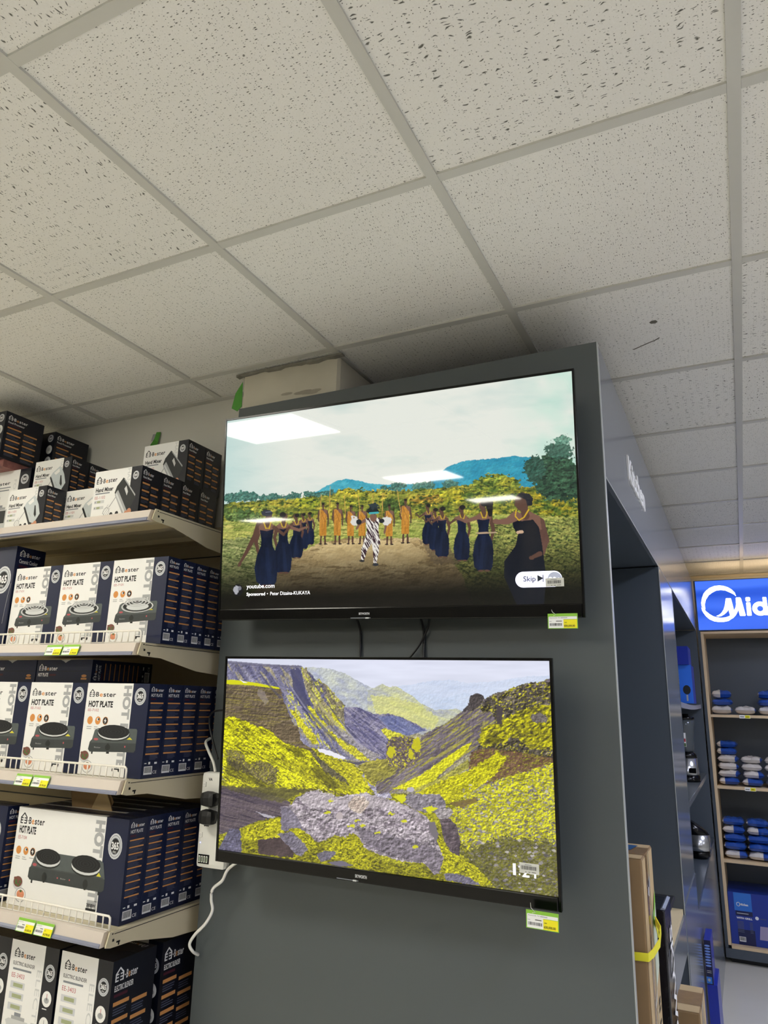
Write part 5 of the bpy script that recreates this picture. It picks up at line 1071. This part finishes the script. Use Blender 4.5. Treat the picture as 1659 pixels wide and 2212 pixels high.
# ================================================================== far end: lit sign cabinet
def sign_cabinet():
    Y = 5.972; X0, X1 = -.262, 1.75; G = M['lamdark']; wd = M['wood']
    g = empty('sign_cabinet', (0, Y, 0), 'tall grey cabinet with wooden framed shelves under a glowing blue sign', 'display cabinet'); g.location = (0, 0, 0)
    zt, zb = C + .967, C + .584; k0 = C - 1.635
    m = MB(); m.box(X0, X1, Y + .004, Y + .10, zb, zt, M['lamdark']); m.build('sign_box', g)
    m = MB(); m.box(X0 + .012, X1, Y - .001, Y + .0035, zb + .006, zt - .006, sign_blue()); fs = m.build('sign_face', g, label='glowing blue sign face')
    m = MB(); a = Art(m, (0, Y - .0012, C), (1, 0, 0), (0, 0, 1), (0, -1, 0), .0006); wl = mat('lit_white_letter', 'ffffff', .3, emit=(1, 1, 1), es=2.4)
    # crescent swoosh drawn around and through the M
    LG = [[(-0.193, 0.742), (-0.193, 0.784), (-0.182, 0.819), (-0.16, 0.851), (-0.134, 0.87), (-0.106, 0.884), (-0.074, 0.887), (-0.042, 0.882), (-0.012, 0.865), (0.011, 0.851), (0.027, 0.835), (0.02, 0.864), (0.001, 0.888), (-0.024, 0.907), (-0.055, 0.919), (-0.081, 0.923), (-0.114, 0.921), (-0.15, 0.907), (-0.176, 0.887), (-0.194, 0.867), (-0.209, 0.832), (-0.217, 0.797), (-0.217, 0.77), (-0.204, 0.752)],
          [(-0.219, 0.762), (-0.204, 0.75), (-0.189, 0.731), (-0.167, 0.709), (-0.142, 0.691), (-0.116, 0.682), (-0.09, 0.678), (-0.06, 0.68), (-0.039, 0.687), (-0.027, 0.693), (-0.008, 0.675), (-0.042, 0.653), (-0.074, 0.647), (-0.106, 0.647), (-0.14, 0.653), (-0.17, 0.669), (-0.193, 0.693), (-0.207, 0.717), (-0.216, 0.737)],
          [(-0.046, 0.819), (-0.042, 0.824), (-0.013, 0.823), (-0.009, 0.818), (0.003, 0.729), (0.015, 0.753), (0.021, 0.776), (0.022, 0.822), (0.027, 0.827), (0.05, 0.827), (0.056, 0.822), (0.059, 0.812), (0.078, 0.693), (0.074, 0.688), (0.042, 0.688), (0.039, 0.691), (0.032, 0.735), (0.024, 0.715), (0.012, 0.695), (-0.009, 0.673), (-0.024, 0.673), (-0.027, 0.693), (-0.034, 0.737), (-0.046, 0.72), (-0.063, 0.705), (-0.086, 0.691), (-0.107, 0.687), (-0.122, 0.692), (-0.101, 0.701), (-0.084, 0.715), (-0.068, 0.738), (-0.056, 0.77), (-0.05, 0.799)],
          [(0.089, 0.783), (0.093, 0.788), (0.114, 0.787), (0.117, 0.782), (0.118, 0.692), (0.113, 0.688), (0.092, 0.688), (0.087, 0.693)],
          [(0.087, 0.82), (0.093, 0.826), (0.113, 0.826), (0.119, 0.82), (0.119, 0.801), (0.113, 0.794), (0.094, 0.793), (0.088, 0.799)],
          [(0.2, 0.818), (0.203, 0.822), (0.224, 0.821), (0.226, 0.815), (0.229, 0.688), (0.2, 0.689)]]
    for pts in LG: a.poly(pts, wl)
    a.up(); a.ring(.178, .738, .020, .052, wl, 1.0, n=28); q = Art(m, (0, Y - .0012, C), (1, 0, 0), (0, 0, 1), (0, -1, 0), .0006); q.text('ea', .240, .689, .140, wl, w=.22, bold=.03)
    m.build('sign_lettering', fs, label='glowing white letters and crescent')
    # carcass
    m = MB(); m.box(X0, X0 + .02, Y + .001, Y + .45, 0.095, zb - .001, G); m.build('side_board', g); m = MB(); m.box(X1 - .02, X1, Y + .001, Y + .45, 0.095, zb - .001, G); m.build('side_board', g)
    m = MB(); m.box(X0 + .021, X1 - .021, Y + .43, Y + .449, .2, zb - .002, G); m.build('back_board', g)
    m = MB(); m.box(X0, X1, Y + .0, Y + .45, k0 + .02, C - 1.557, G); m.build('base_board', g)
    m = MB(); m.box(X0 + .03, X1, Y + .05, Y + .07, 0, k0 + .019, M['tvback']); m.build('kick_board', g)
    for x in (X0 + .0205, X0 + 1.0): m = MB(); m.box(x, x + .019, Y - .0015, Y + .42, C - 1.536, C + .560, wd); m.build('frame_side', g)
    m = MB(); m.box(X0 + .0205, X0 + 1.019, Y - .0012, Y + .42, C + .5605, C + .578, wd); m.build('frame_top', g)
    for z in (-.024, -.516, -1.000, -1.5365): m = MB(); m.box(X0 + .040, X0 + .9995, Y - .0012, Y + .42, C + z - .019, C + z, wd); m.build('shelf', g)
    m = MB(); m.box(X0 + 1.02, X1 - .021, Y, Y + .02, C - 1.55, zb - .002, G); m.build('front_board', g)
    # warm strip lamp standing on top of the cabinet, behind the sign
    s = empty('strip_light', (.7, Y + .25, zt), 'warm strip lamp lying on top of the blue sign cabinet', 'strip light')
    m = MB(); m.box(-.9, .9, -.025, .025, -.38 + .0, -.37, M['plastw']); m = MB(); m.box(-.9, .9, -.02, .02, -.075, -.045, M['plastw']); m.build('base', s)
    m = MB(); m.tube([(-.88, 0, -.030), (.88, 0, -.030)], .013, mat('warm_tube', 'ffffff', .4, emit=(1.0, .74, .46), es=12), 12); m.build('tube', s)
    m = MB(); m.box(X0, X1, Y + .101, Y + .45, zt - .10, zt - .082, G); m.build('top_board', g)
    # price tags on shelf edges
    for x, z, lb in ((-.033, -.024, 'upper'), (-.045, -.516, 'second')):
        mb = MB(); mb.box(0, .070, 0, .0008, 0, .024, M['lwhite']); a2 = Art(mb, (0, 0, 0), (1, 0, 0), (0, 0, 1), (0, -1, 0), .0004); a2.rect(.036, .002, .068, .022, M['lyel']); a2.rect(.004, .008, .030, .013, M['ltext']); a2.rect(.042, .008, .060, .012, M['lprice']); o = mb.build('price_label'); o.location = (x, Y - .0024, C + z - .023); tag(o, 'tiny white and yellow price label on the %s shelf edge of the sign cabinet' % lb, 'price label')
def sign_blue():
    m = bpy.data.materials.new('lit_blue_sign'); m.use_nodes = True; nt = m.node_tree; n = nt.nodes; l = nt.links; p = n['Principled BSDF']; p.inputs['Base Color'].default_value = lin('123fae'); p.inputs['Roughness'].default_value = .2
    tc = n.new('ShaderNodeTexCoord'); mp = n.new('ShaderNodeMapping'); mp.inputs['Rotation'].default_value = (0, -.5, 0); mp.inputs['Scale'].default_value = (.5, 1, 7); wv = n.new('ShaderNodeTexNoise'); wv.inputs['Scale'].default_value = 1.2; wv.inputs['Detail'].default_value = 1
    l.new(tc.outputs['Object'], mp.inputs[0]); l.new(mp.outputs[0], wv.inputs['Vector']); r = n.new('ShaderNodeValToRGB'); r.color_ramp.elements[0].position = .35; r.color_ramp.elements[0].color = lin('1a49bd'); r.color_ramp.elements[1].position = .68; r.color_ramp.elements[1].color = lin('4a78f2')
    l.new(wv.outputs['Fac'], r.inputs[0]); l.new(r.outputs[0], p.inputs['Emission Color']); p.inputs['Emission Strength'].default_value = 1.0; return m
sign_cabinet()

def bag(x, y, z, w, d, h, rot, seed, label, blue=.5, tilt=0.0):
    """soft plastic pack: a pillow with pinched ends, a blue printed half and clear film"""
    rr = random.Random(seed); mb = MB(); nx, ny = 14, 8; ph = rr.uniform(0, 6)
    wm = mat('packed_white_parts', 'd8d2cb', .35, var=.12, vscale=40, coat=.6); bm_ = mat('blue_bag_print', '2450a8', .3, var=.15, vscale=30, coat=.5)
    for sgn in (1, -1):
        vs = []; 
        for i in range(nx + 1):
            for j in range(ny + 1):
                u = i / nx * 2 - 1; v = j / ny * 2 - 1; b = max(0, (1 - u ** 4)) ** .6 * max(0, (1 - v ** 4)) ** .6
                e = .10 * math.sin(5 * u + ph) * math.sin(4 * v + ph * 2) * b + .05 * math.sin(13 * u + 9 * v + ph) * b
                vs.append((u * w / 2 * (1 - .04 * (1 - b)), v * d / 2, h / 2 + sgn * h / 2 * (b * .92 + .02) + h * e * (1 if sgn > 0 else .15)))
        for i in range(nx):
            for j in range(ny):
                q = (i * (ny + 1) + j, (i + 1) * (ny + 1) + j, (i + 1) * (ny + 1) + j + 1, i * (ny + 1) + j + 1)
                u = (i + .5) / nx; mb.add([vs[k] for k in (q if sgn > 0 else q[::-1])], [(0, 1, 2, 3)], bm_ if u > 1 - blue else wm, True)
    o = mb.build('plastic_pack'); o.location = (x, y, z); o.rotation_euler = (tilt, 0, rot)
    return tag(o, label, 'plastic pack', 'plastic wrapped packs in the sign cabinet')
def packs():
    S1, S2, S3 = C - .020, C - .512, C - .996; Y = 6.10
    def nm(r, c, where): return 'plastic pack in the %s, %s from left, %s shelf of the sign cabinet' % (r, c, where)
    n_ = ['first', 'second', 'third', 'fourth', 'fifth', 'sixth']
    for k, x in enumerate((-.145, .010, .165, .32)): bag(x, Y - .03, S1, .145, .16, .058, 0, k, nm('bottom layer', n_[k], 'upper'), (.1, .05, .15, .5)[k])
    for k, x in enumerate((-.139, .165)): bag(x, Y + .0, S1 + .060, .150, .18, .050, .03, 10 + k, nm('second layer', n_[k], 'upper'), .98)
    for k, x in enumerate((-.139, .165)): bag(x, Y + .02, S1 + .112, .14, .16, .060, .02, 20 + k, nm('top layer', n_[k], 'upper'), .95 if k else .55)
    rr = random.Random(5)
    for r in range(6):
        for k in range(4 if r < 3 else 3):
            if r > 3 and k > 0: continue
            x = -.141 + k * .153 + (r % 2) * .006; bag(x, Y - .02 + .018 * r + (.0 if r < 4 else .03), S2 + r * .050, .140, .14, .050, rr.uniform(-.14, .14), 30 + r * 5 + k, nm(('bottom', 'second', 'third', 'fourth', 'fifth', 'topmost')[r] + ' layer', n_[k], 'second'), rr.choice((.05, .3, .0, .12, .0, .7)) if r < 4 else .8)
    for r in range(5):
        for k in range(4):
            if r == 4 and k > 1: continue
            bag(-.142 + k * .153, Y - .03 + .014 * r, S3 + r * .052, .150, .15, .052, rr.uniform(-.04, .04), 70 + r * 5 + k, nm(('bottom', 'second', 'third', 'fourth', 'topmost')[r] + ' layer', n_[k], 'third'), (.35, .95, .9, .5, .95)[r])
packs()
# microwave carton on the lowest shelf
mb = MB(); W, D, H = .52, .36, .325; bl = mat('blue_carton', '1c3794', .35, var=.08, vscale=8); dk = mat('dark_blue_print', '141d4c', .4); lb = mat('light_blue_print', '2f74cf', .4)
mb.box(0, W, 0, D, 0, H, bl); a = Art(mb, (0, 0, 0), (1, 0, 0), (0, 0, 1), (0, -1, 0), .0005)
a.rect(.045, .0, .150, .095, dk); a.rect(.035, .210, .145, .322, lb); a.rect(.040, .180, .145, .208, dk); a.up(); a.ring(.062, .250, .010, .013, M['wtext']); a.text('Midea', .068, .244, .014, M['wtext'], w=.055, bold=.04); a.rect(.048, .191, .120, .197, M['greyp']); a.text('WITH GRILL', .043, .160, .011, M['wtext'], w=.098, bold=.06)
for i in range(8): a.rect(.046, .140 - i * .009, .085, .144 - i * .009, M['fine']); a.rect(.122, .140 - i * .009, .140, .144 - i * .009, M['fine'])
barcode(a, .050, .020, .040, .030, 3)
for x in (.17, .25, .33): a.disc(x, .175, .011, M['wtext']); a.rect(x + .016, .172, x + .055, .176, M['fine'])
a.poly([(.175, .045), (.185, .128), (.40, .128), (.40, .045)], mat('lilac_print', 'a398b8', .5))
o = mb.build('microwave_box'); o.location = (-.220, 6.02, C - 1.5355); tag(o, 'blue microwave carton with a light blue square on the bottom shelf of the sign cabinet', 'box')

# ------------------------------------------------------------------ goods in the side bays
def blender_machine(x, y, z):
    b = empty('blender', (x, y, z), 'steel and black table blender with a clear jug in the second side bay', 'blender'); st = mat('brushed_steel', 'b9bbbd', .22, metal=.9); bk = M['tvblack']; gl = mat('clear_jug', '5a6268', .05, alpha=.45, spec=.8)
    m = MB(); m.lathe([(.0, 0), (.075, 0), (.076, .006), (.076, .035), (.070, .037), (.0, .037)], 0, 0, bk, 28); m.build('foot_ring', b)
    m = MB(); m.lathe([(.0, .0375), (.070, .0375), (.071, .05), (.066, .145), (.0, .145)], 0, 0, st, 28); m.build('motor_base', b); m = MB(); m.lathe([(.0, .1455), (.068, .1455), (.060, .165), (.045, .180), (.0, .18)], 0, 0, bk, 28); m.build('collar', b)
    m = MB(); m.cbox(.018, .058, -.085, -.066, .055, .085, .004, bk); m.cbox(-.03, .0, -.082, -.064, .06, .12, .004, bk); m.build('control_knob', b)
    m = MB(); m.lathe([(.046, .1805), (.052, .2), (.062, .33), (.066, .375), (.062, .375), (.058, .33), (.048, .2), (.042, .184)], 0, 0, gl, 24); m.build('jug', b)
    m = MB(); m.cbox(-.095, -.07, -.012, .012, .21, .36, .005, bk); m.build('handle', b); m = MB(); m.lathe([(0, .3755), (.068, .3755), (.068, .392), (.035, .396), (.033, .412), (0, .412)], 0, 0, bk, 24); m.build('lid', b)
    m = MB(); a_ = Art(m, (.0, -.0665, .21), (1, 0, 0), (0, 0, 1), (0, -1, 0), .0003); a_.rect(-.02, .0, .012, .085, M['wtext']); a_.up(); a_.rect(-.018, .03, .010, .05, mat('red_label', 'b03340', .5)); a_.rect(-.018, .002, .010, .022, M['greenp']); m.build('jug_label', b)
    return b
blender_machine(-.360, 5.20, C - .4335)
for i, (x, y, r_, s_) in enumerate(((-.325, 5.1, 0, 1.0),)):
    k = empty('kettle', (x, y, C - .8595), 'brushed steel kettle with a black slanted lid standing on the low counter', 'kettle'); st = mat('brushed_steel', 'b9bbbd', .22, metal=.9)
    m = MB(); m.lathe([(0, 0), (.050, 0), (.062, .012), (.066, .045), (0, .045)], 0, 0, M['tvblack'], 28); m.build('foot', k); m = MB(); m.lathe([(0, .0455), (.070, .0455), (.072, .06), (.071, .135), (0, .135)], 0, 0, st, 28); m.build('body', k)
    m = MB(); n = 28; vs = [(.071 * math.cos(2 * math.pi * j / n), .071 * math.sin(2 * math.pi * j / n), .1355) for j in range(n)] + [(.060 * math.cos(2 * math.pi * j / n) - .01, .060 * math.sin(2 * math.pi * j / n), .19 - .035 * math.cos(2 * math.pi * j / n)) for j in range(n)]
    m.add(vs, [(j, (j + 1) % n, n + (j + 1) % n, n + j) for j in range(n)] + [tuple(range(n, 2 * n)), tuple(range(n))[::-1]], M['tvblack'], True); m.build('lid', k)
    m = MB(); m.tube([(-.071, 0, .13), (-.10, 0, .125), (-.115, 0, .09), (-.105, 0, .04), (-.068, 0, .025)], .008, M['tvblack'], 10); m.build('handle', k)
def blue_box(nm, x, y, z, W, D, H, rot, label, stripe=0):
    mb = MB(); mb.box(0, W, 0, D, 0, H, mat('blue_box_board', '1b2f9a', .3, var=.1, vscale=10)); a = Art(mb, (0, 0, 0), (1, 0, 0), (0, 0, 1), (0, -1, 0), .0005)
    if stripe == 1: a.rect(0, 0, W, H, mat('mid_blue_print', '2a6fe0', .35)); a.up(); a.disc(W * .72, H * .35, W * .18, M['black'], H * .12); a.rect(W * .68, H * .06, W * .76, H * .22, M['greyp']); [a.rect(W * .15, H * (.1 + .07 * i), W * .4, H * (.13 + .07 * i), M['wtext' if i > 5 else 'navy']) for i in range(10)]
    if stripe == 2:
        a.rect(0, 0, W, H, mat('deep_blue_print', '0f1440', .35)); a.up(); [a.disc(W * .45, H * (.42 + .065 * i), W * .42, mat('pale_blue_print', '6f8fd8', .4), H * .022) for i in range(8)]; a.rect(0, H * .02, W * .8, H * .17, lb); a.up(); a.disc(W * .38, H * .10, W * .2, M['greyp'], H * .035); a.rect(W * .15, H * .26, W * .8, H * .275, M['greyp']); a.rect(W * .15, H * .30, W * .8, H * .315, M['greyp'])
    o = mb.build(nm); o.location = (x, y, z); o.rotation_euler = rot; return tag(o, label, 'box')
blue_box('appliance_box', -.400, 5.00, C + .0425, .125, .26, .235, (0, 0, 0), 'bright blue printed box on the upper side bay shelf, lower of two', 1)
blue_box('appliance_box', -.400, 4.98, C + .278, .115, .27, .115, (0, 0, 0), 'dark blue box stacked on the bright blue one in the side bay', 0)
blue_box('appliance_box', -.2625, 3.95, .461, .028, .20, .178, (0, 0, 0), 'narrow navy box with a ladder of pale blue ovals', 2)
blue_box('storage_box', -.2625, 3.95, 0.001, .042, .25, .459, (0, 0, 0), 'plain dark blue box on the floor under the ladder printed one', 0)

def tv_carton(nm, x0, x1, y0, y1, H, label, wrap=0):
    g = empty(nm, (x1, y0, 0.001), label, 'carton'); w = x1 - x0; d = y1 - y0; cm = M['card'] if wrap != 2 else mat('black_stretch_film', '15161c', .18, var=.3, vscale=20, bump=.9, bscale=45)
    m = MB(); m.cbox(-w, 0, 0, d, 0, H, .004, cm)
    rr = random.Random(int(H * 100))
    if wrap != 2:
        s = Art(m, (0, 0, 0), (0, 1, 0), (0, 0, 1), (1, 0, 0), .0006); s.rect(.004, .004, d - .004, H - .004, M['cardl']); s.up(); t_ = mat('brown_pack_tape', '8f7350', .15, var=.2, vscale=30, bump=.6, bscale=30)
        s.rect(d * .30, 0, d * .46, H, t_); s.rect(d * .55, 0, d * .62, H, M['tape']); s.up()
        tp = Art(m, (-w, 0, H), (1, 0, 0), (0, 1, 0), (0, 0, 1), .0006); tp.rect(.002, .002, w - .002, d - .002, M['cardl']); tp.up(); tp.rect(0, d * .25, w, d * .75, t_)
    m.build('box_body', g)
    m = MB(); s = Art(m, (.0012, 0, 0), (0, 1, 0), (0, 0, 1), (1, 0, 0), .0006)
    if wrap == 0:
        s.poly([(d * .62, H - .30), (d * .95, H - .27), (d * .97, H - .13), (d * .64, H - .14)], mat('shipping_label', 'c9d3bd', .4)); s.up(); s.poly([(d * .66, H - .15), (d * .95, H - .10), (d * .95, H - .125), (d * .66, H - .175)], M['lgreen'])
        m.build('shipping_label', g); m = MB(); s = Art(m, (.0012, 0, 0), (0, 1, 0), (0, 0, 1), (1, 0, 0), .0006)
        ip = mat('ink_print', '3b3327', .6); zz_ = H - .33
        while zz_ > .15:
            hh_ = rr.uniform(.008, .022); s.rect(d * .70, zz_ - hh_, d * rr.uniform(.78, .88), zz_ - hh_ * .45, ip); s.rect(d * rr.uniform(.70, .8), zz_ - hh_ * .4, d * .88, zz_, ip); zz_ -= hh_ + rr.choice((.004, .006, .02))
        m.build('carton_lettering', g); m = MB(); s = Art(m, (.0014, 0, 0), (0, 1, 0), (0, 0, 1), (1, 0, 0), .0006)
        for k in range(9): z = H - rr.uniform(.02, 1.1); s.poly([(d * rr.uniform(.3, .6), z), (d * rr.uniform(.35, .65), z + rr.uniform(.01, .05)), (d * rr.uniform(.4, .6), z - .01)], mat('tape_glint', 'e8e4dc', .1))
        m.build('tape_glint', g, kind='stuff')
        m = MB(); tp = Art(m, (-w, 0, H + .0014), (1, 0, 0), (0, 1, 0), (0, 0, 1), .0006); bt = mat('blue_tape', '2b5687', .3); tp.poly([(w - .22, d * .10), (w - .050, d * .10), (w - .040, d * .40), (w - .22, d * .40)], bt); tp.poly([(w - .22, d * .5), (w - .038, d * .5), (w - .028, d * .85), (w - .22, d * .85)], bt); m.build('tape', g, label='blue tape across the carton top')
        m = MB(); pts = [(-w - .004, -.004), (-.04, -.005), (.003, -.005), (.012, .02), (.022, .06), (.022, .10), (.008, .13), (.004, .17), (.004, d + .004), (-w - .004, d + .004)]; zs = (0, 0, .002, .006, .018, .036, .048, .03, .0, 0)
        n = len(pts); z0 = H - .212; vs = []
        for (px, py), dz in zip(pts, zs): vs += [(px, py, z0 + dz), (px, py, z0 + dz + .017)]
        m.add(vs, [(2 * i, 2 * ((i + 1) % n), 2 * ((i + 1) % n) + 1, 2 * i + 1) for i in range(n)], mat('yellow_strap', 'e8e02c', .4)); o = m.build('strap', g, label='yellow strap tied round the carton'); so = o.modifiers.new('thick', 'SOLIDIFY'); so.thickness = .002
    elif wrap == 1:
        for k in range(3): s.rect(d * (.1 + .3 * k), H * .1, d * (.12 + .3 * k), H * .95, M['tape'])
        m.build('tape', g)
    else:
        gl = mat('film_glint', 'aab2c4', .08, var=.3, vscale=30)
        for k in range(26): z = rr.uniform(.15, H - .02); y = d * rr.uniform(.15, .9); s.poly([(y, z), (y + .006, z + rr.uniform(.02, .05)), (y - .002, z + rr.uniform(.01, .04))], gl)  # pale slivers: highlights of the black film painted on as colour
        m.build('painted_film_glint', g, kind='stuff'); m = MB(); s = Art(m, (.0020, 0, 0), (0, 1, 0), (0, 0, 1), (1, 0, 0), .0006); s.text('SKYWORTH', d * .42, H - .06, d * .42, M['wtext'], w=.46, rot=-90, bold=.03); m.build('carton_lettering', g)
        m = MB(); m.prism([(-.012, H + .0002), (.0008, H + .0002), (.002, H + .003), (-.006, H + .006)], 'y', .005, d - .01, gl); m.build('film_edge', g)
    return g
tv_carton('television_carton', -.800, -.247, 1.905, 2.105, 1.311, 'tall brown television carton with a yellow strap standing behind the panel edge', 0)
tv_carton('television_carton', -.800, -.246, 2.300, 2.460, 1.118, 'tall carton wrapped in black film beside the strapped brown one', 2)
m = MB(); m.cbox(-.62, -.272, 2.56, 2.88, 0, .014, .002, mat('matt_black_board', '17181b', .35)); o = m.build('black_board'); o.location = (0, 0, C - .628); tag(o, 'thin matt black board lying on a low box above the wooden bench', 'board')
m = MB(); m.cbox(-.60, -.42, 2.60, 2.85, 0, .094, .002, M['card']); o = m.build('storage_box'); o.location = (0, 0, C - .7235); tag(o, 'low cardboard box under the thin black board on the bench', 'box')
tv_carton('shipping_carton', -.260, -.192, 2.500, 2.72, .8175, 'low brown taped carton on the floor in front of the bench', 1)
